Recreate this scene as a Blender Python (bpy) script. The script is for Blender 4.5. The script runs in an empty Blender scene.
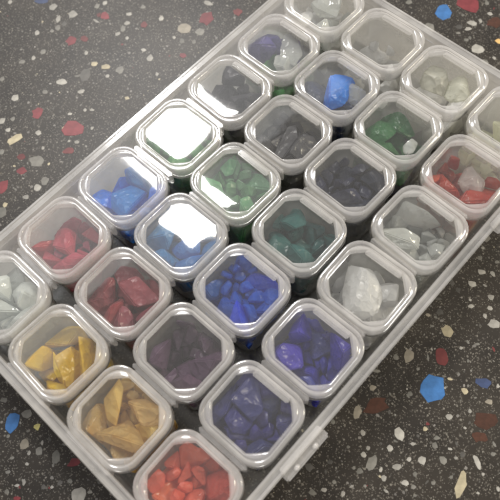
import bpy, bmesh, math, random
from mathutils import Vector, Matrix, Quaternion

# ------------------------------------------------------------------ scene, camera, light, exposure
SC = bpy.context.scene
COL = SC.collection
P = 0.025                      # one compartment pitch in metres; lengths below are in pitches
PY = 1.0593                    # pitch across the case
TOP = 1.03                     # height of the lids above the worktop

cam_d = bpy.data.cameras.new('camera')
cam = bpy.data.objects.new('camera', cam_d)
COL.objects.link(cam)
SC.camera = cam
cam_d.sensor_width = 36.0
cam_d.lens = 656.055 / 500.0 * 36.0
cam_d.clip_start = 0.005
cam_d.clip_end = 20.0
ax = Vector((0.67810444, -0.73333602, -0.04891485))     # right
ay = Vector((0.68332732, 0.60455721, 0.40935848))       # up
az = Vector((-0.27062549, -0.31101265, 0.91106146))     # back
m = Matrix((ax, ay, az)).transposed().to_4x4()
m.translation = Vector((-2.74010, -2.72858, 7.20962 + TOP)) * P
cam.matrix_world = m
cam_d.dof.use_dof = True
cam_d.dof.focus_distance = 8.6 * P
cam_d.dof.aperture_fstop = 24.0

world = bpy.data.worlds.new('World')
SC.world = world
world.use_nodes = True
bg = world.node_tree.nodes['Background']
bg.inputs['Color'].default_value = (1.0, 0.975, 0.965, 1)
bg.inputs['Strength'].default_value = 0.52

def panel(name, loc, aim, size, watts, col):
    d = bpy.data.lights.new(name, 'AREA')
    d.shape = 'RECTANGLE'
    d.size, d.size_y = size
    d.energy = watts
    d.color = col
    o = bpy.data.objects.new(name, d)
    COL.objects.link(o)
    o.location = loc
    if aim is None:
        o.rotation_euler = (0, 0, 0)
    else:
        o.rotation_euler = (Vector(aim) - Vector(loc)).to_track_quat('-Z', 'Y').to_euler()
    return o

# the ceiling light whose mirror image fills the green lid, and a weaker warm one off to the right
KEY_DIR = Vector((2.74, 4.32, 7.21)).normalized()
KEY = Vector((0, 1.588, TOP)) * P + KEY_DIR * 3.7
panel('ceiling_light', KEY, None, (0.50, 0.50), 112.0, (1.0, 0.975, 0.95))
panel('ceiling_glow', (0.75, 2.75, 3.05), None, (2.7, 2.7), 20.0, (0.97, 0.985, 1.0))
panel('ceiling_light_far', (2.3, -1.8, 2.3), (0, 0, 0), (0.6, 0.6), 105.0, (1.0, 0.90, 0.70))

SC.view_settings.view_transform = 'Standard'
SC.view_settings.look = 'None'
SC.view_settings.exposure = 0.16
SC.view_settings.gamma = 1.0
SC.view_settings.use_curve_mapping = False
SC.render.engine = 'CYCLES'
SC.cycles.max_bounces = 9
SC.cycles.transparent_max_bounces = 40
SC.cycles.transmission_bounces = 8
SC.cycles.diffuse_bounces = 3
SC.cycles.glossy_bounces = 4
SC.cycles.caustics_refractive = True
SC.cycles.caustics_reflective = False
SC.cycles.sample_clamp_indirect = 4.0
SC.cycles.use_denoising = True
SC.cycles.use_adaptive_sampling = True
SC.cycles.adaptive_threshold = 0.045
SC.cycles.filter_width = 2.5

# ------------------------------------------------------------------ data
# chips seen one by one: x, y, half length, half width, turn, kind
CHIPS = [(0.801,5.626,0.0675,0.0683,-0.873,0),(0.913,5.236,0.0742,0.0767,-0.872,0),(0.69,5.35,0.0371,0.0764,-0.871,0),(0.766,5.876,0.1208,0.0494,-0.873,8),(0.524,4.836,0.0864,0.0938,-0.868,5),(0.685,4.694,0.0617,0.0626,-0.869,6),
(0.557,5.207,0.0441,0.0565,-0.87,1),(0.258,5.395,0.0368,0.0563,-0.869,0),(-0.292,5.112,0.0576,0.0449,-0.866,1),(-0.116,5.031,0.0288,0.0451,-0.866,0),(0.066,5.007,0.0434,0.0545,-0.867,1),(-0.137,4.314,0.0914,0.0604,-0.863,0),
(-0.05,3.928,0.0544,0.043,-0.646,0),(0.448,4.18,0.0554,0.0537,-0.418,4),(0.513,4.449,0.0287,0.045,-0.867,0),(-0.821,4.635,0.056,0.0679,-0.862,0),(-0.432,4.359,0.042,0.0426,-0.862,1),(0.206,4.125,0.0845,0.1212,-0.864,2),
(1.191,4.889,0.0377,0.0487,-0.872,6),(1.302,5.064,0.0446,0.0581,-0.873,1),(1.071,4.83,0.0675,0.0255,-1.458,0),(-0.723,5.091,0.0428,0.0527,-0.864,1),(0.394,6.285,0.038,0.0497,-0.873,0),(0.679,5.195,0.0442,0.0568,-0.87,2),
(0.45,5.234,0.0294,0.0376,-0.87,1),(0.109,4.208,0.0423,0.0261,-0.864,1),(1.242,4.795,0.0739,0.0817,-0.408,5),(1.532,4.517,0.044,0.0381,-0.872,0),(1.378,4.399,0.051,0.0469,-0.871,0),(1.247,4.356,0.0435,0.0742,-0.87,1),
(1.116,4.347,0.057,0.0373,-0.414,0),(1.811,4.035,0.0436,0.0563,-0.871,0),(1.79,4.448,0.0442,0.048,-0.873,1),(1.925,3.585,0.1148,0.1011,-0.87,3),(1.121,3.576,0.0493,0.0705,-0.866,0),(1.165,3.775,0.0426,0.0358,-0.867,0),
(0.534,3.986,0.0706,0.0526,-0.865,4),(0.641,3.769,0.0632,0.0782,-0.865,1),(1.16,4.165,0.0288,0.0366,-0.869,0),(1.502,3.206,0.0597,0.0525,-0.867,5),(0.429,3.833,0.028,0.0346,-0.864,0),(1.668,3.581,0.0285,0.0363,-0.869,0),
(0.972,3.258,0.0278,0.0344,-0.864,0),(1.434,5.009,0.0447,0.0486,-0.873,0),(2.301,3.47,0.1225,0.1423,-0.871,5),(2.556,3.672,0.078,0.0457,-1.304,0),(2.024,3.337,0.0713,0.073,-0.869,1),(1.813,3.265,0.0354,0.045,-0.868,1),
(2.735,3.154,0.0734,0.0797,-0.872,6),(1.531,4.151,0.0493,0.0633,-0.87,6),(1.701,3.429,0.0426,0.0541,-0.868,1),(0.341,3.28,0.0411,0.0333,-0.862,4),(-0.769,4.138,0.082,0.1121,-0.86,5),(-0.577,3.489,0.161,0.1359,-0.858,5),
(-0.9,3.231,0.0905,0.0527,-0.856,6),(-1.597,3.501,0.0787,0.0645,-0.854,5),(-1.948,3.514,0.0669,0.1138,-0.852,5),(-1.307,4.029,0.13,0.0739,-0.206,4),(-1.003,3.843,0.0458,0.0493,-0.208,0),(-1.275,4.242,0.041,0.0405,-0.858,0),
(-1.232,4.446,0.0472,0.0583,-1.399,0),(-1.094,4.344,0.0376,0.0459,-1.237,1),(-1.335,3.465,0.1062,0.092,-0.855,1),(-1.478,3.105,0.0522,0.0744,-0.853,1),(-1.628,3.11,0.0586,0.0664,-0.852,0),(-1.838,3.109,0.0518,0.0438,-0.851,0),
(-0.447,3.735,0.0342,0.0246,-0.86,0),(-0.171,3.529,0.041,0.0247,-0.86,0),(-0.714,3.261,0.0401,0.0314,-0.857,0),(-0.783,3.368,0.0268,0.0236,-0.857,0),(-0.394,3.278,0.027,0.032,-0.858,0),(-1.127,3.574,0.0268,0.0313,-0.856,0),
(-2.229,3.182,0.0643,0.086,-0.85,1),(-2.128,3.24,0.0388,0.0435,-0.851,4),(-1.441,3.693,0.0681,0.0527,-0.855,6),(-1.587,3.996,0.0404,0.047,-0.856,1),(-0.243,3.613,0.0274,0.0329,-0.86,0),(-4.028,0.698,0.091,0.1255,-0.996,7),
(-3.82,0.654,0.0669,0.0545,-0.833,1),(-3.837,0.434,0.0442,0.0428,-0.832,9),(-4.079,0.386,0.0517,0.0741,-1.3,3),(-4.006,0.191,0.0507,0.0498,-1.149,1),(-3.905,-0.016,0.0541,0.0873,-0.83,1),(-3.8,-0.235,0.0773,0.0507,-0.303,5),
(-3.919,0.237,0.0164,0.0315,-0.831,0),(-4.106,0.265,0.0226,0.0298,-1.147,0),(-4.205,0.182,0.027,0.0205,-0.83,0),(-4.009,-0.558,0.0842,0.088,-0.828,0),(-3.974,-0.361,0.0319,0.0299,-0.829,1),(-4.446,0.078,0.0321,0.02,-0.828,0),
(-4.363,0.046,0.0214,0.0401,-0.829,0),(-4.536,-0.034,0.0451,0.0252,-0.827,5),(-3.733,0.015,0.0327,0.0209,-0.831,1),(-4.423,0.282,0.0324,0.0204,-0.829,1),(-4.167,-0.251,0.0212,0.0199,-0.828,0),(-4.234,-0.179,0.0319,0.0298,-0.828,2),
(-4.072,-0.288,0.0328,0.0337,-1.143,2),(-4.576,0.11,0.032,0.0298,-0.828,1),(-4.287,0.375,0.0309,0.0164,-0.482,1),(-3.734,-0.639,0.0317,0.0298,-0.829,2),(-3.909,1.012,0.0452,0.0334,-0.834,1),(-3.892,-0.635,0.0316,0.0197,-0.828,1),
(-4.155,0.62,0.0221,0.0213,-0.832,1),(-1.015,-2.389,0.0471,0.0856,-1.098,3),(-0.81,-2.515,0.1526,0.0933,-0.493,10),(-1.171,-2.601,0.0315,0.036,-0.832,0),(-1.268,-2.755,0.0266,0.0296,-0.335,0),(-1.368,-2.766,0.0311,0.0351,-0.83,0),
(-1.376,-2.894,0.0492,0.0984,-1.446,1),(-1.41,-3.107,0.0306,0.039,-0.829,0),(-1.358,-3.022,0.0199,0.0304,-1.174,0),(-1.091,-2.949,0.0363,0.0404,-0.831,0),(-1.209,-3.144,0.0512,0.0395,-0.83,0),(-0.889,-2.928,0.0574,0.082,-0.832,0),
(-1.543,-2.846,0.0411,0.0345,-0.829,1),(-1.99,-2.673,0.0357,0.0289,-0.828,0),(-2.102,-2.592,0.0408,0.0337,-0.828,1),(-1.873,-2.866,0.0248,0.0344,-1.165,0),(-1.842,-2.703,0.0256,0.0243,-0.829,1),(-1.421,-2.571,0.0209,0.0203,-0.831,1),
(-1.508,-3.214,0.0289,0.0151,-1.348,0),(-1.7,-2.523,0.0415,0.0249,-0.83,2),(-1.315,-2.248,0.0265,0.0314,-0.833,1),(-1.912,-2.375,0.0518,0.0495,-0.83,2),(-1.56,-2.776,0.0206,0.0198,-0.829,1),(-1.63,-2.999,0.0203,0.0194,-0.828,1),
(-0.164,-2.897,0.157,0.1646,-1.015,7),(-0.321,-3.251,0.0419,0.0367,-0.833,0),(-0.632,-3.123,0.0302,0.0267,-1.189,4),(-0.621,-3.292,0.0362,0.0256,-0.832,1),(-0.708,-3.326,0.0361,0.0405,-0.831,1),(-0.951,-3.316,0.0512,0.0448,-0.83,0),
(-0.78,-3.495,0.0408,0.0498,-0.83,1),(-1.045,-3.196,0.0257,0.0299,-0.83,0),(-0.621,-3.481,0.0302,0.0155,-1.005,0),(-0.578,-3.63,0.0357,0.0351,-0.83,2),(-0.525,-3.798,0.0314,0.0863,-0.583,0),(-0.868,-3.814,0.0573,0.1565,-1.215,4),
(-0.658,-3.594,0.0204,0.02,-0.83,0),(-1.289,-3.322,0.0405,0.0339,-0.828,0),(-1.257,-3.422,0.0287,0.0254,-1.355,1),(-1.065,-3.566,0.0303,0.0242,-0.828,1),(-0.808,-4.009,0.0199,0.0144,-0.828,0),(-0.328,-3.888,0.0305,0.0251,-0.83,1),
(-0.224,-3.831,0.0161,0.0384,-0.425,1),(-0.3,-3.469,0.0207,0.0155,-0.832,0),(0.152,-3.503,0.0472,0.032,-0.834,3),(-0.092,-3.396,0.0209,0.0317,-0.833,0),(-0.616,-4.153,0.0199,0.0289,-0.828,0),(-1.129,-3.347,0.0254,0.0294,-0.829,1),
(-0.061,-3.591,0.1454,0.1041,-0.833,10),(-0.267,-3.662,0.0926,0.0613,-0.832,10),(-0.754,-3.11,0.0208,0.0205,-0.832,2),(-0.595,-3.931,0.0201,0.0196,-0.829,0),(-0.873,-3.677,0.0253,0.0195,-0.829,1),(0.559,-2.602,0.071,0.0869,-0.24,4),
(1.025,-2.981,0.0715,0.0647,-0.84,0),(1.039,-2.835,0.0277,0.0357,-0.841,0),(1.033,-2.623,0.0391,0.0301,-0.842,0),(1.172,-2.82,0.0334,0.03,-0.841,0),(0.564,-2.283,0.0382,0.0243,-1.223,3),(-0.036,-2.432,0.0535,0.0919,-1.114,3),
(0.102,-2.625,0.0163,0.0451,-0.837,1),(0.222,-2.738,0.0761,0.1013,-0.838,6),(0.068,-3.209,0.0459,0.0392,-1.204,4),(0.306,-3.324,0.0956,0.0764,-0.836,8),(0.485,-2.855,0.0235,0.0211,-0.167,0),(0.662,-2.974,0.0327,0.0172,-0.839,1),
(0.39,-3.472,0.0212,0.0272,-0.835,0),(-0.413,-2.733,0.0267,0.0324,-0.835,1),(0.068,-2.986,0.031,0.017,-1.206,4),(0.7,-2.374,0.0447,0.0478,-0.841,2),(-0.156,-2.318,0.0328,0.0395,-0.838,1),(-0.466,-2.243,0.0544,0.0222,-0.836,1),
(-0.664,-2.344,0.0431,0.0435,-0.835,3),(-0.095,-2.617,0.0217,0.0223,-0.837,1),(0.608,-2.875,0.0171,0.033,-0.489,1),(0.477,-2.41,0.0277,0.0176,-0.84,1),(1.295,-2.455,0.0548,0.0445,-1.339,0),(1.524,-2.454,0.0558,0.0384,-1.04,0),
(1.307,-2.743,0.0448,0.0426,-0.842,0),(1.675,-2.318,0.0288,0.0321,-0.846,1),(1.974,-2.207,0.0582,0.0658,-0.848,1),(1.824,-2.263,0.0232,0.026,-0.847,0),(1.595,-2.578,0.0301,0.0418,-0.481,0),(1.093,-2.565,0.0224,0.0182,-0.842,0),
(1.133,-2.252,0.0341,0.0496,-0.844,2),(1.775,-2.519,0.0343,0.0255,-0.845,1),(1.104,-2.368,0.0339,0.0369,-0.843,2),(0.829,-2.248,0.0451,0.0243,-0.842,2),(4.483,0.586,0.0754,0.0898,-0.87,1),(4.885,0.596,0.1244,0.165,-0.872,7),
(5.272,0.365,0.181,0.1658,-1.344,5),(4.981,0.123,0.0878,0.0508,-1.104,0),(4.606,-0.251,0.1068,0.0866,-0.867,0),(4.839,0.1,0.056,0.0352,-0.646,0),(5.101,0.045,0.0273,0.0543,-0.871,0),(4.948,-0.406,0.0669,0.0526,-0.868,11),
(4.782,0.231,0.0545,0.0539,-0.87,2),(4.635,-0.006,0.0404,0.0352,-0.868,1),(4.671,0.172,0.0407,0.0267,-0.869,1),(5.318,0.014,0.0411,0.0366,-0.872,0),(5.481,0.183,0.0345,0.0466,-0.873,1),(5.23,-0.14,0.1087,0.1082,-0.871,10),
(4.708,-0.03,0.027,0.0353,-0.869,1),(4.464,-0.478,0.0657,0.0511,-1.322,1),(4.618,-0.538,0.0264,0.0342,-0.866,0),(4.696,1.152,0.0599,0.0451,-0.43,1)]
OWN_SIZE = {653: (0.48, 0.34, 0.25), 654: (0.24, 0.19, 0.2), 878: (0.3, 0.2, 0.2), 925: (0.22, 0.18, 0.16), 970: (0.15, 0.12, 0.1), 1010: (0.25, 0.2, 0.18), 1072: (0.12, 0.09, 0.08), 1073: (0.11, 0.08, 0.08), 1074: (0.1, 0.08, 0.07), 1094: (0.28, 0.24, 0.2), 1095: (0.28, 0.25, 0.21)}
LOOSE = [3, 5, 6, 7, 8, 10, 12, 13, 14, 15, 16, 45, 46, 48, 49, 50, 51, 53, 54, 55, 56, 57, 88, 93, 94, 95, 96, 97, 98, 99, 100, 101, 102, 131, 132, 133, 134, 135, 136, 137, 138, 139, 141, 142, 173, 174, 177, 178, 179, 180, 181, 182, 183, 184, 197, 215, 218, 219, 220, 221, 222, 223, 224, 225, 226, 227, 256, 259, 262, 263, 264, 265, 266, 268, 269, 270, 271, 303, 305, 306, 307, 309, 310, 311, 312, 314, 315, 316, 346, 347, 348, 349, 350, 351, 352, 353, 354, 355, 356, 388, 389, 390, 391, 392, 393, 395, 396, 397, 398, 399, 430, 431, 432, 433, 434, 435, 436, 437, 438, 439, 440, 477, 478, 479, 480, 481, 482, 483, 484, 485, 487, 488, 520, 522, 523, 524, 525, 526, 527, 528, 529, 530, 531, 562, 563, 564, 565, 566, 567, 568, 569, 570, 571, 579, 607, 608, 609, 610, 611, 612, 613, 614, 615, 616, 618, 645, 646, 649, 650, 651, 652, 653, 654, 665, 666, 671, 673, 674, 675, 676, 677, 678, 679, 680, 681, 682, 717, 719, 720, 721, 722, 723, 724, 725, 726, 727, 729, 757, 760, 761, 762, 763, 764, 767, 768, 769, 771, 772, 802, 803, 804, 805, 807, 809, 810, 811, 812, 813, 828, 842, 844, 846, 847, 848, 849, 878, 879, 880, 881, 882, 885, 888, 889, 890, 891, 892, 893, 894, 907, 924, 925, 930, 932, 933, 934, 935, 936, 940, 941, 942, 943, 970, 975, 976, 978, 979, 980, 981, 982, 983, 1010, 1012, 1013, 1015, 1016, 1017, 1020, 1021, 1022, 1023, 1024, 1025, 1026, 1027, 1054, 1057, 1060, 1061, 1072, 1073, 1074, 1079, 1080, 1081, 1082, 1083, 1094, 1095, 1096, 1099, 1100, 1101, 1102, 1103, 1104]
# where each lump came to rest in its box: x, y, z and quaternion
SETTLED = [(0.083,0.248,0.126,0.99,-0.011,0.065,-0.125),(-0.171,-0.221,0.082,0.057,0.309,-0.748,-0.584),(-0.262,0.141,0.147,0.506,-0.039,0.122,-0.853),(-0.131,0.351,0.322,0.301,-0.289,0.117,-0.901),(0.209,-0.165,0.138,0.898,-0.293,0.157,-0.287),
(-0.041,-0.308,0.343,0.842,0.25,0.417,-0.235),(0.26,0.241,0.319,0.904,0.135,-0.293,0.28),(0.174,0.231,0.471,0.916,0.025,-0.37,0.152),(-0.147,0.04,0.637,0.843,0.348,-0.118,-0.394),(0.266,-0.31,0.254,0.358,-0.548,-0.191,0.732),
(0.185,-0.033,0.275,0.497,0.571,-0.439,0.484),(0.231,-0.085,0.22,0.29,0.767,0.046,-0.57),(-0.004,0.272,0.531,0.777,0.469,0.399,-0.132),(0.162,-0.168,0.56,0.47,0.158,0.517,-0.698),(-0.041,-0.31,0.685,0.893,-0.443,0.043,0.066),
(-0.188,-0.22,0.595,0.578,-0.512,0.212,0.599),(0.074,0.161,0.714,0.235,-0.584,-0.684,-0.367),(0.101,-0.167,0.432,0.041,0.053,-0.992,0.109),(-0.355,-0.249,0.33,0.007,-0.552,-0.817,-0.166),(-0.322,-0.369,0.339,0.361,-0.277,0.833,-0.313),
(0.119,0.014,0.115,0.02,-0.137,-0.922,0.36),(-0.286,-0.038,0.111,0.602,0.723,0.169,0.293),(-0.296,-0.077,0.272,0.259,-0.011,-0.92,0.294),(-0.266,-0.017,0.254,0.304,0.353,-0.749,0.47),(-0.324,-0.233,0.431,0.074,-0.961,0.064,-0.257),
(-0.178,0.029,0.06,0.138,0.828,-0.537,0.083),(-0.171,-0.1,0.267,0.232,-0.896,0.072,-0.373),(-0.13,-0.002,0.161,0.455,-0.176,0.436,0.756),(-0.309,0.037,0.355,0.669,0.158,0.493,0.533),(0.035,-0.052,0.201,0.2,-0.579,0.779,0.132),
(-0.241,0.116,0.312,0.055,0.226,0.439,0.868),(-0.085,-0.017,0.333,0.093,0.313,-0.067,0.943),(0.03,-0.081,0.335,0.153,0.759,-0.518,0.365),(-0.024,-0.001,0.448,0.914,-0.15,0.26,-0.272),(-0.264,-0.129,0.36,0.323,0.231,-0.325,0.859),
(-0.291,0.175,0.461,0.547,-0.486,0.463,-0.5),(-0.284,0.336,0.481,0.844,-0.041,-0.42,-0.331),(0.171,-0.237,0.357,0.745,-0.048,0.066,0.662),(-0.178,0.221,0.484,0.283,0.877,0.388,0.025),(-0.179,0.107,0.409,0.324,-0.29,0.528,-0.729),
(-0.153,-0.12,0.415,0.845,0.305,0.252,0.36),(-0.119,-0.022,0.384,0.101,-0.208,-0.967,-0.11),(-0.244,-0.024,0.449,0.551,0.262,-0.693,-0.384),(0.222,-0.133,0.148,0.49,0.169,-0.25,-0.818),(-0.136,0.172,0.087,0.111,-0.212,0.245,-0.939),
(0.103,0.322,0.31,0.24,0.559,0.574,-0.548),(-0.118,-0.306,0.153,0.758,-0.496,-0.352,-0.234),(-0.176,-0.133,0.119,0.088,0.222,-0.314,-0.919),(0.143,-0.038,0.273,0.77,0.001,-0.204,-0.604),(-0.166,0.243,0.457,0.453,0.585,0.428,-0.519),
(-0.031,0.003,0.378,0.882,0.208,-0.404,0.124),(0.296,-0.246,0.433,0.711,-0.17,-0.634,0.252),0,(0.176,-0.207,0.687,0.181,0.513,-0.569,-0.616),(-0.231,-0.229,0.296,0.366,-0.469,-0.224,0.772),
(-0.136,-0.019,0.511,0.426,-0.337,0.589,-0.598),(-0.288,-0.128,0.551,0.654,-0.508,0.275,-0.489),(-0.031,-0.173,0.65,0.067,-0.604,0.598,0.523),(-0.324,-0.367,0.255,0.252,0.505,-0.609,0.557),(-0.173,-0.009,0.078,0.081,0.014,0.847,0.525),
(0.139,-0.391,0.19,0.722,0.556,-0.266,0.315),(-0.309,0.096,0.217,0.635,-0.184,0.526,-0.535),(0.01,0.036,0.101,0.044,0.709,0.629,0.316),(0.204,-0.334,0.289,0.927,-0.156,0.125,0.317),(-0.323,-0.284,0.307,0.031,0.676,-0.03,-0.735),
(-0.044,-0.281,0.403,0.645,0.74,-0.18,-0.062),(0.306,0.038,0.484,0.598,-0.206,-0.615,-0.471),(0.115,-0.363,0.294,0.573,-0.451,0.452,0.514),(-0.222,0.127,0.276,0.008,0.578,0.258,0.774),(-0.255,-0.086,0.369,0.413,0.166,-0.417,-0.793),
(0.161,-0.222,0.346,0.118,0.332,-0.554,-0.754),(0.113,0.309,0.069,0.636,0.083,0.507,0.576),(-0.305,0.004,0.28,0.692,-0.195,-0.561,0.411),(0.129,0.088,0.108,0.355,0.208,0.555,-0.723),(0.049,-0.183,0.378,0.073,-0.694,0.131,-0.705),
(-0.33,0.154,0.348,0.343,0.871,-0.353,0.014),(-0.174,0.064,0.403,0.503,0.271,0.604,0.555),(-0.059,-0.176,0.276,0.124,0.489,-0.837,0.214),(-0.281,-0.204,0.116,0.992,0.083,-0.01,0.093),(0.282,0.156,0.057,0.734,-0.473,0.417,-0.252),
(-0.268,0.033,0.475,0.53,-0.516,0.024,-0.673),(0.298,0.096,0.287,0.648,0.334,-0.61,0.311),(0.31,-0.025,0.328,0.034,-0.662,-0.405,0.63),(0.197,0.076,0.383,0.11,-0.989,0.079,0.063),(-0.015,-0.131,0.118,0.247,0.048,-0.404,0.88),
(-0.087,0.276,0.143,0.023,0.058,0.288,-0.956),(0.229,0.135,0.163,0.936,0.252,0.134,-0.206),(-0.053,-0.332,0.124,0.251,-0.042,-0.678,0.69),(-0.289,0.239,0.309,0.789,0.083,0.153,0.59),(-0.235,-0.216,0.232,0.587,0.662,0.085,0.458),
(0.201,-0.19,0.169,0.451,0.194,0.244,-0.836),(0.176,-0.068,0.263,0.785,0.425,0.202,0.404),(-0.01,0.047,0.368,0.787,-0.01,-0.041,-0.615),(0.218,0.244,0.37,0.871,-0.14,0.235,0.409),(0.037,-0.272,0.377,0.231,0.294,0.256,-0.892),
(-0.243,-0.319,0.412,0.627,-0.114,-0.566,-0.524),(-0.179,-0.001,0.438,0.799,0.182,-0.091,0.566),(0.102,-0.254,0.594,0.695,-0.263,-0.256,0.619),(-0.257,-0.168,0.534,0.093,0.281,-0.417,0.86),(-0.258,0.286,0.545,0.53,-0.045,0.154,-0.833),
(-0.176,-0.091,0.688,0.777,-0.453,0.028,-0.436),(0.067,0.248,0.713,0.519,0.78,0.294,0.191),(0.198,-0.155,0.748,0.185,-0.583,-0.697,0.374),(-0.102,0.115,0.515,0.089,-0.714,-0.57,-0.396),(-0.132,-0.351,0.359,0.044,0.398,0.039,-0.915),
(0.386,0.196,0.477,0.7,-0.467,-0.484,0.238),(0.308,0.36,0.495,0.062,-0.04,-0.336,0.939),(-0.124,-0.348,0.574,0.253,-0.144,-0.777,-0.558),(0.258,0.133,0.462,0.072,0.156,-0.311,0.935),(-0.287,0.372,0.413,0.34,0.773,-0.323,-0.428),
(0.004,0.055,0.507,0.23,-0.338,0.731,-0.546),(0.325,0.047,0.464,0.479,0.244,0.53,-0.656),(0.274,-0.377,0.206,0.08,-0.243,0.654,0.712),(-0.155,0.34,0.343,0.481,-0.272,-0.756,-0.351),(0.167,0.265,0.496,0.036,0.854,-0.043,0.518),
(0.347,-0.052,0.357,0.366,-0.115,0.893,-0.236),(0.273,0.322,0.581,0.819,-0.334,-0.002,-0.466),(0.236,-0.191,0.371,0.442,-0.461,-0.666,-0.386),(0.317,-0.301,0.339,0.366,-0.69,0.616,0.098),(0.09,0.165,0.488,0.197,0.22,0.9,0.32),
(0.33,-0.215,0.448,0.703,0.075,-0.249,-0.662),(0.324,-0.038,0.528,0.511,0.572,0.268,0.582),(-0.001,0.384,0.428,0.02,0.175,-0.642,-0.746),(0.26,0.156,0.575,0.366,-0.502,0.57,0.538),(0.142,0.001,0.503,0.39,0.89,0.186,0.144),
(0.265,-0.055,0.41,0.325,-0.084,-0.075,-0.939),(-0.037,0.298,0.411,0.766,-0.319,0.299,0.471),(-0.063,-0.004,0.454,0.338,-0.198,0.759,-0.52),(0.038,0.296,0.511,0.527,0.77,0.354,0.063),(0.16,0.026,0.109,0.855,0.121,-0.084,-0.497),
(-0.125,-0.104,0.138,0.776,-0.169,-0.183,0.579),(-0.255,0.102,0.198,0.577,-0.486,-0.261,0.602),(-0.069,-0.096,0.261,0.872,-0.212,0.129,-0.422),(-0.026,0.218,0.217,0.741,-0.199,-0.11,0.632),(0.294,-0.134,0.33,0.533,-0.308,-0.149,-0.773),
(-0.171,0.148,0.365,0.443,0.086,-0.145,-0.881),(0.119,-0.36,0.23,0.042,0.068,-0.748,0.659),(-0.185,-0.251,0.433,0.121,-0.145,0.361,0.913),(0.334,0.231,0.331,0.081,0.709,0.387,-0.584),(-0.156,0.139,0.486,0.962,0.022,0.227,0.153),
0,(0.226,-0.243,0.651,0.198,0.856,-0.364,0.308),(0.231,0.261,0.604,0.931,0.079,-0.238,-0.267),0,(-0.337,-0.21,0.563,0.05,0.735,-0.563,-0.374),
(-0.324,-0.096,0.489,0.316,-0.696,0.637,-0.102),(-0.214,0.336,0.655,0.23,0.944,0.115,-0.206),(-0.299,-0.307,0.611,0.454,-0.581,0.569,0.364),(-0.164,-0.209,0.56,0.681,-0.256,0.07,-0.683),(-0.266,-0.04,0.431,0.941,0.266,-0.07,-0.196),
(-0.296,0.369,0.261,0.662,0.727,0.163,-0.082),(-0.025,-0.32,0.565,0.823,-0.059,0.265,0.498),(0.169,0.116,0.292,0.442,0.451,0.273,-0.725),(0.332,0.063,0.356,0.587,0.08,0.421,0.687),(0.159,0.074,0.409,0.749,-0.26,-0.356,0.495),
(-0.059,-0.321,0.344,0.006,-0.054,0.664,0.746),(0.311,-0.067,0.507,0.282,0.562,-0.673,0.39),(0.203,0.049,0.487,0.596,-0.137,-0.258,0.748),(0.064,-0.082,0.448,0.617,-0.417,-0.306,-0.593),(-0.061,-0.173,0.513,0.553,0.215,-0.788,0.162),
(0.057,0.046,0.506,0.075,-0.662,-0.596,0.448),(0.078,0.355,0.575,0.364,0.281,-0.285,0.841),(-0.189,-0.142,0.521,0.542,0.669,-0.45,0.237),(-0.045,0.056,0.616,0.286,0.863,-0.381,-0.167),(0.329,-0.011,0.617,0.877,0.171,-0.357,-0.27),
(-0.035,0.265,0.635,0.798,-0.572,0.174,-0.08),(0.065,0.144,0.605,0.887,0.409,-0.086,0.197),(-0.102,-0.1,0.609,0.629,-0.764,0.098,0.106),(-0.2,0.035,0.636,0.36,-0.114,-0.327,-0.866),(0.146,0.029,0.586,0.069,0.9,0.404,0.151),
(0.209,-0.273,0.119,0.851,-0.292,-0.347,-0.265),(0.122,0.237,0.167,0.673,0.191,0.287,-0.655),(-0.161,0.176,0.164,0.516,0.141,-0.016,-0.845),(-0.207,0.076,0.234,0.828,-0.066,-0.248,0.499),(0.218,-0.284,0.326,0.5,0.011,-0.409,-0.764),
(-0.154,-0.275,0.175,0.84,-0.517,-0.135,-0.099),(0.144,-0.093,0.189,0.954,-0.099,-0.199,0.2),(-0.257,-0.188,0.361,0.554,-0.158,-0.192,-0.795),(-0.214,0.352,0.462,0.554,0.714,0.001,-0.428),(0.184,0.257,0.487,0.944,-0.034,-0.231,-0.235),
(0.145,-0.279,0.573,0.778,-0.558,-0.278,-0.076),(0.351,-0.06,0.55,0.867,-0.172,0.466,0.03),(-0.175,-0.249,0.748,0.282,0.237,0.798,0.477),(-0.222,0.059,0.558,0.202,0.585,0.127,-0.775),(0.003,0.139,0.593,0.738,-0.343,-0.034,0.58),
(0.194,0.177,0.239,0.505,0.185,-0.029,0.842),(-0.258,-0.17,0.049,0.503,-0.838,-0.145,-0.153),(-0.085,-0.117,0.311,0.504,0.571,-0.597,0.253),(0.345,0.043,0.237,0.392,0.19,-0.871,0.226),(0.31,0.225,0.284,0.087,0.561,-0.52,-0.638),
(0.072,0.068,0.3,0.061,0.503,-0.778,0.371),(0.272,-0.215,0.451,0.193,0.858,-0.451,0.154),(0.071,-0.114,0.384,0.097,0.49,0.71,-0.496),(0.196,0.151,0.382,0.118,-0.93,0.151,0.314),(-0.104,-0.271,0.476,0.017,-0.749,-0.312,-0.585),
(0.173,-0.067,0.49,0.69,0.038,-0.67,-0.27),(0.132,0.145,0.495,0.385,0.353,0.1,0.847),(0.023,-0.206,0.699,0.696,0.051,0.685,0.211),(0.257,-0.011,0.43,0.577,0.363,0.072,0.728),(-0.202,-0.093,0.517,0.883,0.134,0.275,-0.356),
(0.325,0.135,0.505,0.096,0.773,-0.102,0.619),(0.203,-0.107,0.344,0.408,0.889,0.203,-0.05),(-0.003,0.256,0.438,0.718,0.377,-0.234,-0.536),(0.012,0.117,0.395,0.007,0.891,0.107,0.441),(-0.096,0.16,0.403,0.857,0.115,0.294,-0.407),
(-0.101,0.099,0.565,0.337,0.14,-0.923,0.124),(0.094,0.007,0.434,0.682,0.401,0.611,0.004),(-0.069,0.025,0.428,0.688,0.171,-0.692,-0.133),(0.186,0.069,0.198,0.322,0.944,-0.059,0.05),(-0.018,-0.128,0.531,0.089,0.727,0.12,0.671),
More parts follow.
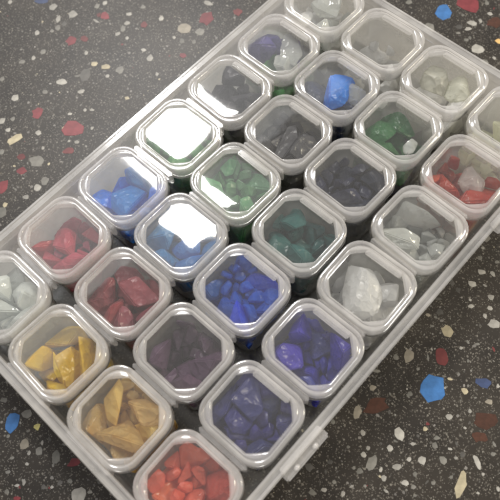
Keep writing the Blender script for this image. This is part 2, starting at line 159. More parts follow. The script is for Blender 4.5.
(0.224,0.027,0.32,0.356,-0.759,0.359,0.41),(-0.265,-0.275,0.154,0.284,-0.324,-0.069,-0.9),(0.233,-0.234,0.156,0.516,-0.26,0.149,0.803),(-0.216,0.069,0.201,0.532,-0.371,-0.075,0.758),(0.195,0.257,0.189,0.146,-0.274,0.702,0.641),
(-0.239,0.334,0.278,0.587,0.463,-0.31,0.587),(-0.052,-0.246,0.143,0.158,-0.586,-0.449,-0.656),(0.059,0.046,0.215,0.283,-0.05,0.299,0.91),(0.226,-0.269,0.575,0.505,-0.252,-0.819,-0.105),(-0.162,0.263,0.547,0.167,0.079,0.463,-0.867),
(0.289,-0.04,0.375,0.645,0.103,-0.001,0.757),(-0.229,-0.306,0.446,0.446,0.497,-0.384,0.637),(0.174,0.202,0.587,0.119,0.824,-0.493,-0.253),(0.125,-0.057,0.748,0.351,0.634,0.636,0.265),(-0.238,-0.192,0.364,0.607,0.527,0.545,0.237),
(-0.21,-0.007,0.629,0.57,0.374,0.614,-0.398),(-0.254,-0.204,0.608,0.404,-0.08,0.722,-0.556),(0.072,-0.373,0.707,0.735,-0.016,0.39,0.554),(0.164,-0.356,0.217,0.646,-0.111,-0.703,0.276),(0.326,-0.033,0.553,0.603,-0.314,0.206,-0.704),
(0.311,-0.057,0.442,0.863,-0.052,-0.078,-0.497),(0.15,-0.104,0.341,0.528,-0.093,-0.31,0.785),(0.041,-0.302,0.261,0.368,-0.696,-0.325,0.525),(-0.343,-0.032,0.344,0.56,0.406,0.71,-0.13),(0.344,-0.158,0.67,0.349,0.369,-0.731,-0.454),
(0.234,0.088,0.483,0.432,0.864,-0.201,0.165),(0.112,-0.06,0.498,0.003,-0.052,-0.719,-0.693),(-0.013,-0.21,0.388,0.211,0.571,-0.744,-0.277),(-0.047,0.337,0.249,0.002,-0.744,0.059,0.665),(0.113,0.0,0.369,0.877,0.165,-0.06,0.447),
(0.146,0.237,0.454,0.028,-0.005,-0.036,-0.999),(0.058,-0.157,0.379,0.683,0.192,-0.176,0.682),(-0.308,0.072,0.356,0.178,-0.605,-0.733,0.253),(-0.221,0.106,0.353,0.336,0.505,-0.501,0.617),(0.191,-0.22,0.354,0.045,0.416,-0.876,-0.239),
(0.104,-0.331,0.397,0.313,-0.025,0.701,-0.64),(-0.099,-0.364,0.358,0.656,0.577,-0.343,0.346),(-0.068,-0.003,0.455,0.143,-0.395,0.449,-0.788),(-0.072,-0.209,0.522,0.116,0.778,0.12,0.605),(-0.066,0.112,0.468,0.479,0.851,0.114,-0.182),
(0.194,-0.163,0.461,0.545,-0.245,-0.057,-0.8),(0.039,-0.206,0.47,0.848,-0.105,0.502,-0.132),(0.117,-0.153,0.588,0.263,0.379,0.278,0.843),(0.021,0.132,0.501,0.724,-0.253,-0.35,0.537),(0.271,-0.209,0.093,0.643,-0.084,-0.206,-0.733),
(-0.169,-0.209,0.127,0.679,-0.149,-0.094,0.712),(-0.182,0.23,0.204,0.439,-0.381,-0.213,-0.785),(-0.041,0.278,0.116,0.138,0.293,-0.142,0.935),(-0.206,0.013,0.18,0.715,-0.426,0.316,-0.455),(0.188,-0.067,0.196,0.365,-0.037,0.149,0.918),
(0.241,0.289,0.122,0.05,0.183,0.131,0.973),(-0.239,-0.248,0.237,0.101,0.123,-0.982,0.099),(-0.314,0.065,0.438,0.032,-0.74,0.202,-0.641),(-0.15,-0.148,0.396,0.882,0.17,0.286,0.334),(0.208,0.179,0.276,0.102,-0.881,0.446,-0.119),
(0.232,-0.183,0.377,0.294,-0.863,0.327,0.251),(-0.174,0.275,0.61,0.688,0.558,0.455,-0.092),(0.026,-0.254,0.18,0.544,0.435,-0.697,0.169),(0.175,-0.327,0.336,0.543,0.335,-0.706,0.308),(0.087,-0.285,0.693,0.915,0.38,-0.006,-0.135),
(-0.275,-0.28,0.724,0.42,-0.739,-0.485,-0.205),(0.269,-0.076,0.594,0.789,-0.074,0.598,-0.118),(0.325,0.355,0.231,0.199,0.539,-0.719,0.39),(0.153,-0.083,0.511,0.419,0.13,-0.857,-0.272),(0.361,0.326,0.354,0.249,0.375,0.397,0.8),
(0.333,-0.314,0.488,0.31,0.413,-0.168,0.839),(0.051,0.359,0.24,0.118,-0.309,-0.944,-0.019),(-0.247,0.356,0.38,0.089,-0.012,0.877,-0.471),(0.173,0.364,0.26,0.059,-0.436,0.203,-0.875),(0.259,0.343,0.528,0.745,-0.346,0.568,0.06),
(-0.286,-0.036,0.625,0.741,0.358,0.549,-0.147),(0.2,-0.392,0.438,0.443,-0.513,0.685,0.266),(-0.348,0.293,0.424,0.919,-0.078,-0.341,0.181),(-0.008,-0.331,0.504,0.475,0.503,0.122,0.712),(0.021,-0.366,0.394,0.37,0.162,0.785,-0.469),
(0.296,0.23,0.389,0.509,0.39,-0.365,0.675),(0.223,0.342,0.329,0.406,0.157,-0.733,0.523),(0.072,-0.15,0.454,0.312,0.897,-0.195,-0.245),(0.107,0.285,0.455,0.383,-0.837,-0.191,0.342),(0.293,0.012,0.427,0.79,0.505,0.009,-0.347),
(0.02,0.218,0.348,0.165,0.604,-0.575,-0.526),(0.23,0.208,0.486,0.216,-0.54,0.763,-0.283),(0.045,0.131,0.338,0.873,0.2,-0.362,0.259),(0.127,0.025,0.399,0.52,0.121,0.668,0.519),(-0.118,0.17,0.389,0.31,-0.074,0.905,-0.281),
(0.156,0.214,0.41,0.144,-0.372,-0.917,0.025),(-0.043,0.309,0.32,0.541,0.108,-0.557,0.62),(-0.116,0.16,0.274,0.962,0.066,0.225,-0.137),(0.195,-0.15,0.159,0.857,-0.062,-0.068,0.508),(0.248,0.265,0.152,0.123,-0.361,-0.006,0.924),
(-0.249,-0.238,0.162,0.819,-0.238,-0.406,-0.328),(-0.256,0.057,0.15,0.666,-0.08,-0.015,-0.742),(0.031,-0.216,0.172,0.473,-0.034,-0.477,-0.74),(0.129,0.125,0.246,0.9,0.027,-0.424,0.098),(-0.116,0.291,0.184,0.133,-0.693,-0.03,0.707),
(-0.265,-0.177,0.385,0.408,-0.361,-0.709,0.448),(-0.049,0.004,0.316,0.938,0.079,0.06,-0.333),(-0.169,-0.309,0.582,0.798,-0.366,0.447,-0.171),(0.301,-0.213,0.313,0.933,-0.048,0.165,-0.317),(0.237,0.293,0.654,0.69,0.54,-0.402,0.264),
(-0.228,0.016,0.478,0.677,-0.228,0.679,0.168),(0.255,-0.329,0.546,0.656,-0.723,0.175,0.129),(0.211,-0.081,0.527,0.713,0.138,-0.303,0.617),0,(-0.099,0.372,0.695,0.953,-0.221,-0.125,0.167),
(0.113,0.184,0.816,0.507,0.059,0.159,-0.845),(-0.114,0.116,0.721,0.206,0.604,-0.666,-0.386),(0.316,0.058,0.368,0.174,-0.798,0.222,0.533),(0.336,-0.245,0.673,0.155,-0.851,-0.285,0.413),(-0.323,0.342,0.456,0.839,-0.41,-0.327,-0.144),
(-0.318,0.287,0.156,0.613,-0.291,-0.687,0.26),(0.295,0.137,0.676,0.873,0.28,0.167,-0.363),(-0.353,0.354,0.122,0.145,-0.823,0.065,0.546),(-0.229,0.256,0.429,0.666,-0.637,-0.376,0.093),(-0.297,0.298,0.574,0.698,-0.056,0.077,0.71),
(0.332,0.018,0.737,0.902,-0.154,0.177,-0.363),(0.044,-0.081,0.597,0.003,0.957,0.227,0.178),(0.03,0.298,0.352,0.396,0.852,0.261,-0.223),(-0.056,-0.228,0.348,0.259,-0.867,-0.351,-0.239),(-0.336,-0.095,0.651,0.301,-0.661,-0.426,-0.54),
(0.1,-0.283,0.323,0.013,-0.077,-0.981,0.178),(0.003,-0.323,0.517,0.077,-0.705,-0.383,0.592),(0.018,-0.295,0.337,0.648,-0.375,-0.233,0.62),(0.079,0.33,0.207,0.357,0.344,0.556,-0.667),(-0.018,-0.176,0.532,0.939,-0.165,-0.14,-0.266),
(0.004,-0.01,0.448,0.991,-0.011,0.101,0.092),(0.103,0.156,0.429,0.025,-0.969,-0.187,0.158),(-0.117,-0.138,0.633,0.139,-0.708,-0.451,-0.525),(-0.049,0.359,0.471,0.174,0.646,0.162,-0.725),(-0.071,0.115,0.486,0.644,-0.533,0.01,-0.548),
(0.065,0.126,0.636,0.108,-0.687,0.715,0.076),(-0.098,0.244,0.535,0.652,-0.486,0.58,0.043),(0.026,0.127,0.546,0.655,-0.396,0.047,-0.642),(-0.236,-0.063,0.129,0.535,-0.007,0.04,-0.844),(0.231,0.129,0.137,0.686,0.046,0.139,-0.712),
(-0.0,-0.293,0.121,0.025,-0.176,-0.269,-0.946),(-0.271,-0.167,0.273,0.766,-0.078,-0.208,-0.603),(-0.185,0.251,0.239,0.514,-0.308,0.012,-0.8),(0.324,-0.072,0.254,0.582,0.257,-0.073,-0.768),(-0.054,0.036,0.354,0.742,0.491,0.178,-0.421),
(0.129,0.255,0.341,0.386,0.26,-0.264,0.845),(0.032,-0.248,0.271,0.654,0.5,0.153,0.546),(0.246,-0.351,0.685,0.164,-0.525,-0.053,0.833),(-0.227,-0.236,0.545,0.067,-0.927,0.353,0.104),(0.287,0.139,0.565,0.742,0.244,0.585,0.218),
(-0.019,-0.064,0.662,0.073,0.932,0.294,-0.198),(-0.205,0.232,0.574,0.308,0.63,-0.708,-0.079),(0.002,-0.315,0.585,0.525,-0.445,0.087,-0.72),(-0.123,-0.122,0.426,0.171,-0.251,-0.92,-0.247),(-0.255,0.379,0.336,0.224,-0.069,0.795,-0.56),
(0.319,-0.358,0.439,0.427,-0.579,0.672,0.174),(0.284,-0.39,0.252,0.323,-0.012,0.651,-0.686),(0.146,0.257,0.488,0.185,-0.286,-0.139,-0.93),(0.004,-0.083,0.393,0.126,0.975,-0.171,0.068),(-0.314,-0.147,0.397,0.137,-0.16,-0.916,-0.343),
(0.35,0.306,0.454,0.507,-0.744,0.432,0.057),(-0.049,-0.357,0.378,0.115,-0.154,0.359,0.913),(-0.301,0.031,0.389,0.634,-0.067,0.768,0.063),(0.176,-0.347,0.292,0.774,0.278,0.26,0.506),(0.011,0.025,0.053,0.644,0.257,-0.319,-0.646),
(0.33,-0.112,0.45,0.716,0.242,-0.149,-0.638),(0.222,-0.183,0.397,0.187,0.874,0.429,0.132),(0.122,-0.183,0.479,0.2,0.91,-0.332,-0.15),(-0.258,-0.075,0.455,0.628,0.468,-0.051,0.62),(-0.076,-0.216,0.425,0.115,0.01,-0.544,0.831),
(-0.037,-0.137,0.332,0.625,-0.243,0.674,-0.31),(0.1,0.02,0.294,0.796,-0.205,-0.086,-0.562),(-0.161,-0.089,0.345,0.747,-0.615,0.21,-0.14),(0.06,-0.204,0.396,0.455,0.188,-0.353,-0.795),(0.057,0.222,0.476,0.165,0.213,-0.922,0.279),
(0.152,0.026,0.428,0.089,-0.891,0.394,-0.207),(0.062,0.081,0.429,0.035,0.293,-0.641,0.709),(0.256,0.121,0.405,0.253,0.521,0.065,-0.812),(-0.145,0.289,0.104,0.44,0.348,0.352,-0.749),(0.221,0.07,0.192,0.945,-0.078,-0.231,0.216),
(0.209,-0.286,0.145,0.851,0.38,-0.362,-0.019),(-0.178,-0.094,0.072,0.733,-0.012,0.473,-0.488),(-0.066,-0.097,0.232,0.52,-0.16,-0.312,0.779),(-0.381,-0.24,0.403,0.145,0.622,-0.227,-0.735),(0.297,-0.298,0.374,0.709,0.543,-0.344,0.29),
(-0.231,0.316,0.37,0.097,0.383,0.567,-0.723),(0.298,-0.013,0.535,0.415,0.544,-0.724,-0.09),(-0.325,0.005,0.651,0.088,0.42,0.899,0.085),(0.2,-0.346,0.604,0.949,0.236,-0.166,0.128),(0.091,0.272,0.335,0.016,-0.043,0.526,0.849),
(0.17,0.226,0.649,0.04,0.66,0.714,-0.23),(-0.175,-0.238,0.691,0.045,0.083,0.317,0.944),(-0.005,-0.338,0.405,0.388,0.908,0.016,0.156),(0.05,-0.112,0.648,0.027,0.312,0.92,0.236),(-0.119,0.289,0.703,0.392,0.649,0.636,-0.148),
(-0.31,0.358,0.553,0.081,0.739,-0.026,-0.669),(-0.119,-0.321,0.551,0.09,-0.132,0.947,0.278),(0.111,0.117,0.311,0.795,0.383,0.444,-0.158),(-0.275,0.098,0.081,0.021,0.196,-0.87,-0.452),(0.253,-0.146,0.348,0.222,-0.899,0.068,-0.371),
(-0.298,0.03,0.455,0.422,-0.412,-0.075,-0.804),(-0.052,0.154,0.462,0.707,-0.438,0.554,-0.028),(-0.21,-0.317,0.302,0.446,-0.553,0.673,-0.206),(-0.328,0.191,0.16,0.38,0.897,-0.024,-0.227),(-0.329,-0.0,0.334,0.51,0.421,0.054,0.748),
(-0.283,0.163,0.493,0.149,-0.423,-0.451,0.772),(-0.17,-0.063,0.506,0.099,-0.044,0.077,0.991),(-0.186,-0.303,0.457,0.591,-0.668,-0.435,0.125),(0.238,-0.197,0.456,0.626,-0.356,0.617,0.317),(-0.323,0.171,0.26,0.633,-0.245,0.097,0.728),
(0.313,0.206,0.377,0.118,0.671,0.73,0.045),(-0.287,0.057,0.37,0.508,0.505,0.684,0.137),(0.113,-0.085,0.452,0.478,0.495,0.221,-0.691),(-0.15,-0.123,0.358,0.702,-0.693,0.134,-0.097),(-0.005,-0.158,0.451,0.189,0.965,0.117,-0.138),
(0.141,0.07,0.486,0.202,-0.288,-0.155,-0.923),(-0.045,-0.312,0.473,0.319,0.915,-0.146,0.2),(-0.196,0.199,0.383,0.312,-0.734,0.081,-0.598),(-0.115,0.042,0.439,0.972,-0.097,-0.062,-0.203),(0.056,0.013,0.374,0.369,0.618,-0.676,-0.16),
(0.176,-0.134,0.383,0.832,0.008,0.002,0.554),(0.192,-0.093,0.17,0.715,-0.201,0.095,-0.663),(-0.237,-0.221,0.191,0.658,-0.326,-0.006,0.678),(-0.139,0.279,0.037,0.925,-0.059,-0.13,0.352),(0.045,-0.234,0.284,0.408,0.167,0.436,0.785),
(-0.204,0.093,0.352,0.735,0.275,0.299,0.542),(0.252,0.173,0.324,0.447,0.127,0.324,0.824),(0.056,0.314,0.432,0.965,0.076,-0.245,0.055),(0.072,0.026,0.361,0.865,0.176,-0.228,-0.412),(0.256,-0.299,0.407,0.427,-0.093,0.719,-0.54),
(-0.073,-0.092,0.43,0.903,0.049,0.124,-0.408),(-0.267,-0.061,0.566,0.321,0.573,-0.523,-0.543),(-0.234,-0.212,0.714,0.414,-0.216,0.288,-0.836),(0.303,-0.044,0.616,0.669,0.421,-0.464,-0.4),(-0.158,0.363,0.593,0.83,0.469,0.106,-0.284),
(0.1,-0.263,0.654,0.875,-0.055,-0.388,-0.285),0,0,0,(0.301,0.318,0.642,0.746,0.278,-0.49,0.355),
(-0.319,-0.373,0.298,0.561,-0.489,0.644,0.18),(0.177,0.346,0.628,0.383,-0.23,-0.513,-0.733),(-0.138,-0.342,0.433,0.775,0.295,0.238,-0.505),(0.186,0.267,0.716,0.033,0.696,0.094,-0.711),(0.003,0.217,0.549,0.917,0.383,-0.102,0.037),
(0.045,0.339,0.709,0.762,0.138,0.62,0.13),(0.024,0.157,0.601,0.625,0.733,-0.17,0.207),(-0.133,-0.371,0.677,0.983,-0.13,-0.117,-0.048),(-0.237,-0.327,0.407,0.431,-0.736,-0.442,0.279),(-0.122,-0.22,0.73,0.418,-0.609,-0.672,-0.056),
(-0.108,0.148,0.577,0.106,-0.184,-0.977,-0.007),(-0.065,-0.122,0.65,0.567,0.472,0.527,0.422),(0.317,0.269,0.785,0.431,0.381,0.028,-0.817),(-0.061,0.235,0.665,0.059,-0.194,0.492,-0.847),(0.311,0.163,0.68,0.87,-0.337,0.358,-0.036),
(0.152,0.22,0.617,0.504,0.327,-0.684,0.414),(-0.324,0.344,0.047,0.609,0.061,-0.746,0.261),(-0.065,-0.059,0.576,0.136,0.645,-0.743,-0.114),(-0.105,0.026,0.674,0.058,-0.394,0.76,-0.513),(0.066,-0.044,0.663,0.827,0.316,-0.383,-0.264),
(0.078,-0.149,0.718,0.158,0.103,-0.312,0.931),(0.076,0.041,0.699,0.36,0.374,0.73,-0.445),(0.192,-0.26,0.784,0.859,-0.103,0.006,0.502),(-0.198,-0.398,0.543,0.432,0.806,-0.119,0.387),(0.068,0.069,0.541,0.554,0.593,0.461,-0.359),
(0.233,0.223,0.136,0.439,0.003,-0.335,0.834),(-0.139,0.333,0.145,0.965,0.13,-0.041,0.225),(0.026,-0.283,0.167,0.251,-0.198,0.019,0.947),(0.189,-0.146,0.099,0.874,0.103,-0.087,-0.468),(0.285,-0.036,0.127,0.724,-0.2,-0.649,0.122),
(-0.216,-0.203,0.152,0.325,0.017,-0.291,-0.9),(-0.239,-0.001,0.171,0.942,0.055,-0.098,0.315),(0.0,0.003,0.218,0.863,-0.304,-0.36,-0.179),(-0.198,-0.117,0.396,0.696,-0.428,-0.339,0.466),(-0.071,0.297,0.386,0.382,-0.637,0.5,0.445),
(-0.22,0.202,0.578,0.17,-0.562,-0.219,-0.779),(0.219,0.264,0.341,0.185,0.949,-0.219,-0.132),(-0.271,0.295,0.315,0.55,-0.209,0.793,-0.16),(0.22,0.05,0.408,0.647,-0.017,0.119,-0.753),(0.26,-0.336,0.254,0.45,0.527,-0.601,0.398),
(0.146,0.302,0.597,0.66,0.616,0.429,-0.028),0,(0.254,-0.242,0.642,0.048,-0.518,0.495,0.696),(-0.33,-0.247,0.565,0.442,0.389,-0.699,-0.406),(-0.262,-0.354,0.266,0.87,0.472,-0.135,-0.043),
(-0.324,-0.332,0.343,0.142,-0.708,-0.059,-0.689),(-0.076,0.152,0.069,0.366,0.924,0.108,0.008),(-0.086,-0.321,0.31,0.585,-0.749,0.069,-0.305),(-0.024,-0.306,0.23,0.26,0.354,-0.19,-0.878),(-0.343,0.165,0.356,0.519,0.006,-0.176,0.836),
(0.066,-0.367,0.245,0.346,-0.495,-0.052,0.795),(0.052,-0.245,0.298,0.397,0.77,0.496,-0.056),(-0.117,-0.292,0.378,0.175,-0.891,-0.374,0.189),(-0.327,0.378,0.423,0.105,-0.745,-0.122,0.648),(0.336,0.196,0.534,0.724,-0.415,0.467,-0.294),
(-0.303,-0.225,0.465,0.731,0.509,-0.321,-0.322),(0.351,-0.245,0.353,0.4,0.434,-0.542,0.598),(0.008,0.205,0.42,0.055,0.224,0.508,0.83),(0.192,-0.107,0.191,0.843,-0.143,0.094,-0.509),(0.167,-0.249,0.347,0.884,0.02,-0.372,-0.281),
(-0.162,0.153,0.329,0.777,-0.259,0.174,0.547),(-0.148,0.088,0.329,0.269,-0.831,-0.015,-0.486),(-0.184,-0.059,0.089,0.52,-0.129,0.177,0.826),(0.343,-0.016,0.505,0.399,-0.336,-0.717,0.463),(0.07,-0.287,0.428,0.354,-0.786,-0.468,-0.193),
(0.064,-0.182,0.402,0.131,-0.508,0.84,0.136),(0.03,-0.126,0.367,0.5,0.087,0.111,-0.854),(0.071,0.162,0.499,0.577,0.772,0.227,0.142),(-0.025,0.049,0.42,0.514,0.159,0.065,0.841),(-0.021,0.172,0.32,0.472,-0.779,0.048,0.409),
(-0.235,-0.096,0.173,0.325,-0.374,0.211,-0.843),(0.197,-0.181,0.123,0.95,0.042,-0.197,0.238),(-0.239,0.273,0.208,0.546,-0.206,0.116,-0.803),(0.081,-0.315,0.203,0.983,0.165,-0.047,-0.061),(0.028,0.104,0.171,0.538,-0.279,0.089,0.79),
(-0.238,-0.164,0.344,0.393,-0.023,-0.197,0.898),(0.319,0.164,0.167,0.575,-0.314,0.139,-0.743),(0.082,0.375,0.227,0.08,-0.077,-0.512,-0.852),(0.231,-0.28,0.382,0.581,-0.61,-0.474,-0.257),(-0.172,0.307,0.369,0.972,-0.185,-0.091,-0.114),
(-0.024,-0.246,0.63,0.274,-0.384,-0.52,-0.712),(-0.251,-0.191,0.716,0.571,-0.51,-0.179,0.618),(0.073,0.162,0.456,0.187,0.207,-0.451,-0.848),(-0.2,0.323,0.661,0.59,-0.624,-0.443,-0.256),(0.053,0.019,0.669,0.88,0.091,0.278,-0.374),
(0.25,0.211,0.632,0.009,0.559,0.827,-0.061),(-0.034,0.216,0.509,0.017,-0.123,0.931,-0.343),(0.323,0.069,0.365,0.689,0.433,0.3,0.498),(-0.159,-0.357,0.525,0.104,-0.31,-0.481,0.813),(0.235,0.363,0.46,0.053,0.562,0.212,-0.798),
(0.3,-0.092,0.277,0.509,-0.702,0.353,-0.351),(0.299,-0.254,0.59,0.067,0.8,-0.593,0.059),(-0.33,0.145,0.371,0.529,-0.019,-0.765,0.368),(0.3,0.095,0.531,0.031,-0.276,-0.86,0.429),(-0.101,-0.026,0.249,0.458,-0.243,0.802,-0.299),
(-0.162,0.049,0.238,0.721,-0.554,-0.409,0.077),(-0.144,-0.04,0.414,0.536,-0.375,-0.384,-0.651),(0.34,-0.026,0.57,0.586,0.618,0.382,-0.359),(-0.116,-0.202,0.495,0.13,-0.186,0.027,-0.974),(-0.274,0.006,0.296,0.337,0.047,-0.611,0.715),
(-0.305,0.143,0.474,0.106,0.118,0.373,-0.914),(0.117,0.354,0.466,0.104,0.827,0.18,0.522),(-0.3,0.011,0.405,0.358,-0.833,-0.373,-0.195),(0.185,0.041,0.271,0.49,0.278,0.248,-0.788),(0.127,-0.067,0.325,0.323,-0.919,-0.096,0.207),
(-0.029,-0.081,0.369,0.619,0.003,0.513,0.595),(0.291,-0.065,0.465,0.051,-0.309,0.101,-0.944),(-0.071,-0.261,0.078,0.143,0.337,0.539,0.758),(-0.016,-0.036,0.473,0.958,0.111,-0.066,0.256),(0.158,-0.087,0.491,0.031,-0.106,0.317,0.942),
(0.187,0.033,0.507,0.337,-0.405,-0.769,-0.362),(-0.295,-0.085,0.541,0.39,0.431,-0.062,-0.811),(0.334,0.297,0.468,0.275,0.837,0.202,0.428),(-0.251,0.294,0.187,0.429,-0.231,-0.184,-0.854),(0.194,0.206,0.127,0.851,0.279,0.05,-0.443),
(-0.143,-0.21,0.12,0.041,-0.072,-0.12,0.989),(0.095,-0.061,0.164,0.875,-0.215,0.185,-0.393),(0.24,0.311,0.292,0.388,0.239,-0.471,0.756),(-0.121,0.131,0.388,0.954,0.014,0.222,-0.2),(0.278,-0.243,0.308,0.6,-0.404,0.406,-0.559),
(-0.174,-0.265,0.382,0.484,-0.678,0.365,0.416),(0.219,0.065,0.382,0.516,0.363,0.258,-0.732),(-0.035,0.315,0.519,0.786,0.593,0.026,-0.171),(0.22,-0.122,0.604,0.437,-0.183,-0.107,0.874),(-0.286,0.168,0.698,0.64,0.445,-0.197,0.595),
(0.25,0.258,0.626,0.124,0.089,-0.342,-0.927),(-0.158,-0.313,0.671,0.197,-0.25,0.845,0.43),0,0,0,
(0.221,-0.331,0.585,0.521,-0.838,0.092,-0.133),(0.334,0.138,0.697,0.536,0.366,-0.688,-0.326),(-0.009,0.301,0.66,0.333,0.217,-0.477,-0.784),(0.276,0.249,0.524,0.891,-0.085,0.289,0.339),(0.18,0.315,0.729,0.033,0.074,-0.994,-0.077),
(0.154,-0.325,0.685,0.644,0.642,-0.411,0.068),(0.088,-0.129,0.715,0.936,-0.228,0.269,-0.023),(0.054,-0.392,0.617,0.238,0.649,-0.209,-0.691),(-0.286,-0.058,0.427,0.164,0.278,-0.718,0.617),(0.159,-0.312,0.427,0.644,-0.292,0.496,-0.503),
(-0.297,-0.147,0.626,0.608,-0.632,0.332,0.347),(-0.15,-0.053,0.522,0.438,-0.78,-0.441,0.079),(-0.261,-0.018,0.531,0.559,-0.098,0.19,0.802),(0.274,-0.357,0.43,0.509,-0.819,-0.263,0.038),(0.002,0.203,0.559,0.091,-0.917,-0.387,-0.039),
(0.106,0.034,0.68,0.354,0.701,0.562,0.258),(0.025,-0.221,0.493,0.607,-0.075,0.289,0.737),(0.037,0.177,0.636,0.469,-0.269,0.838,0.072),(0.036,-0.36,0.516,0.609,0.381,0.527,-0.455),(0.215,0.102,0.658,0.377,0.451,0.747,-0.31),
(-0.079,-0.113,0.577,0.363,0.195,-0.193,-0.891),(-0.067,-0.05,0.457,0.338,0.313,0.236,0.856),(0.031,-0.233,0.595,0.309,0.779,-0.22,-0.5),(-0.123,-0.081,0.668,0.086,0.141,0.695,0.7),(-0.044,0.072,0.669,0.281,-0.919,-0.25,-0.119),
(-0.022,0.035,0.565,0.81,-0.466,-0.327,-0.14),(-0.186,-0.213,0.126,0.163,-0.152,-0.339,-0.914),(0.164,0.292,0.132,0.913,0.328,-0.151,0.19),(-0.222,0.231,0.144,0.268,0.296,0.051,-0.915),(0.178,-0.238,0.155,0.907,0.064,0.278,0.309),
(0.275,0.012,0.175,0.57,0.161,0.434,-0.679),(-0.093,-0.029,0.207,0.996,-0.083,0.02,0.0),(-0.086,0.265,0.329,0.073,-0.01,-0.103,0.992),(-0.146,0.268,0.485,0.899,0.436,0.023,-0.011),(0.165,-0.147,0.292,0.456,0.196,0.868,-0.009),
(-0.215,-0.28,0.282,0.081,0.368,0.785,0.492),(0.269,0.153,0.468,0.542,-0.347,-0.233,0.729),(-0.152,-0.019,0.363,0.312,-0.747,-0.579,0.095),(-0.33,0.026,0.368,0.834,0.03,0.316,-0.452),(0.022,-0.333,0.484,0.899,0.355,-0.108,0.234),
(0.156,0.232,0.738,0.018,-0.911,-0.274,0.308),(-0.256,-0.191,0.698,0.187,0.584,-0.072,-0.787),0,(-0.278,0.173,0.619,0.664,-0.127,-0.459,-0.576),(-0.007,-0.345,0.101,0.618,-0.586,-0.523,0.023),
(-0.023,-0.165,0.38,0.613,0.753,-0.131,0.198),(-0.149,-0.123,0.38,0.255,-0.547,-0.796,-0.043),(0.0,-0.028,0.43,0.542,0.749,-0.025,0.381),(-0.272,-0.072,0.489,0.574,0.615,-0.321,0.436),(0.125,0.371,0.423,0.273,-0.205,0.019,-0.94),
(0.329,-0.293,0.573,0.509,0.653,-0.362,-0.428),(-0.111,-0.273,0.544,0.094,-0.888,-0.099,-0.44),(-0.187,-0.359,0.48,0.531,-0.454,-0.587,-0.409),(0.043,0.114,0.401,0.194,0.629,-0.748,0.089),(0.077,0.315,0.531,0.376,-0.055,0.11,-0.918),
(0.195,-0.365,0.574,0.574,0.311,-0.465,-0.598),(0.358,0.327,0.471,0.297,0.554,-0.686,0.365),(-0.061,-0.226,0.457,0.35,0.881,0.149,0.282),(-0.108,0.021,0.489,0.6,0.559,-0.396,0.413),(0.267,-0.302,0.653,0.813,0.111,0.553,0.146),
(0.053,0.349,0.636,0.718,0.687,0.115,-0.002),(0.047,-0.099,0.472,0.928,0.204,-0.291,-0.107),(0.134,0.139,0.531,0.586,0.381,0.485,0.525),(-0.135,-0.122,0.515,0.218,-0.4,-0.837,-0.302),(-0.007,0.126,0.465,0.405,-0.334,0.537,-0.661),
(0.12,-0.217,0.564,0.078,-0.035,-0.226,0.97),(-0.039,-0.117,0.599,0.485,-0.462,-0.719,-0.186),(0.162,-0.056,0.601,0.045,0.317,-0.936,-0.144),(0.04,0.106,0.591,0.431,-0.381,0.672,0.467),(-0.024,-0.034,0.581,0.447,0.278,0.033,-0.85),
(0.181,-0.244,0.148,0.735,-0.239,-0.19,0.605),(-0.294,-0.026,0.187,0.564,-0.182,0.332,-0.734),(-0.199,0.255,0.134,0.127,0.054,-0.645,-0.752),(-0.236,-0.295,0.111,0.256,-0.077,0.471,-0.841),(0.195,0.237,0.213,0.409,0.088,0.217,0.882),
(0.067,0.281,0.439,0.974,0.004,-0.155,-0.167),(0.193,0.015,0.127,0.793,0.488,-0.365,-0.007),(-0.217,-0.216,0.309,0.01,0.953,0.168,-0.253),(0.0,0.05,0.68,0.924,0.06,0.04,0.383),(0.2,-0.2,0.66,0.643,0.06,0.04,0.766),
(0.148,0.229,0.058,0.038,-0.912,-0.408,0.013),(-0.23,0.108,0.357,0.672,0.079,0.724,-0.137),(-0.133,0.181,0.179,0.119,-0.81,0.418,-0.394),(0.02,0.079,0.15,0.76,0.252,-0.338,-0.494),(-0.292,-0.335,0.27,0.687,0.004,-0.039,-0.726),
(-0.107,-0.324,0.155,0.569,0.609,0.538,-0.13),(0.139,-0.119,0.254,0.15,0.087,0.807,0.565),(-0.035,-0.121,0.144,0.044,-0.871,-0.486,-0.047),(0.039,-0.261,0.177,0.152,0.71,0.661,-0.191),(-0.049,-0.005,0.249,0.565,-0.444,-0.226,0.658),
(-0.011,-0.29,0.474,0.893,0.02,0.233,0.385),(0.066,0.123,0.43,0.885,0.388,-0.206,-0.157),(0.236,-0.175,0.19,0.874,-0.256,-0.392,0.13),(-0.207,0.211,0.151,0.9,0.368,0.134,0.192),(-0.129,-0.193,0.15,0.397,0.159,-0.17,-0.888),
(0.185,0.177,0.16,0.462,-0.623,-0.12,-0.62),(-0.264,0.255,0.358,0.057,-0.533,0.15,-0.83),(-0.05,0.26,0.299,0.25,-0.022,0.912,-0.325),(-0.154,-0.307,0.45,0.941,-0.26,0.094,-0.194),(0.153,-0.144,0.42,0.044,-0.053,0.243,0.968),
(-0.209,0.379,0.684,0.64,0.341,-0.593,0.35),(0.32,-0.261,0.602,0.602,0.467,0.464,0.451),(0.192,0.186,0.491,0.976,0.0,0.193,0.098),(0.25,0.242,0.721,0.63,-0.211,0.623,0.412),(0.077,-0.321,0.664,0.676,-0.524,0.518,-0.026),
(0.118,-0.139,0.737,0.109,0.968,0.156,-0.163),(0.037,0.262,0.597,0.069,0.432,0.619,-0.653),(-0.304,-0.034,0.488,0.741,-0.555,0.363,0.107),0,(-0.263,-0.079,0.084,0.076,0.365,-0.888,-0.269),
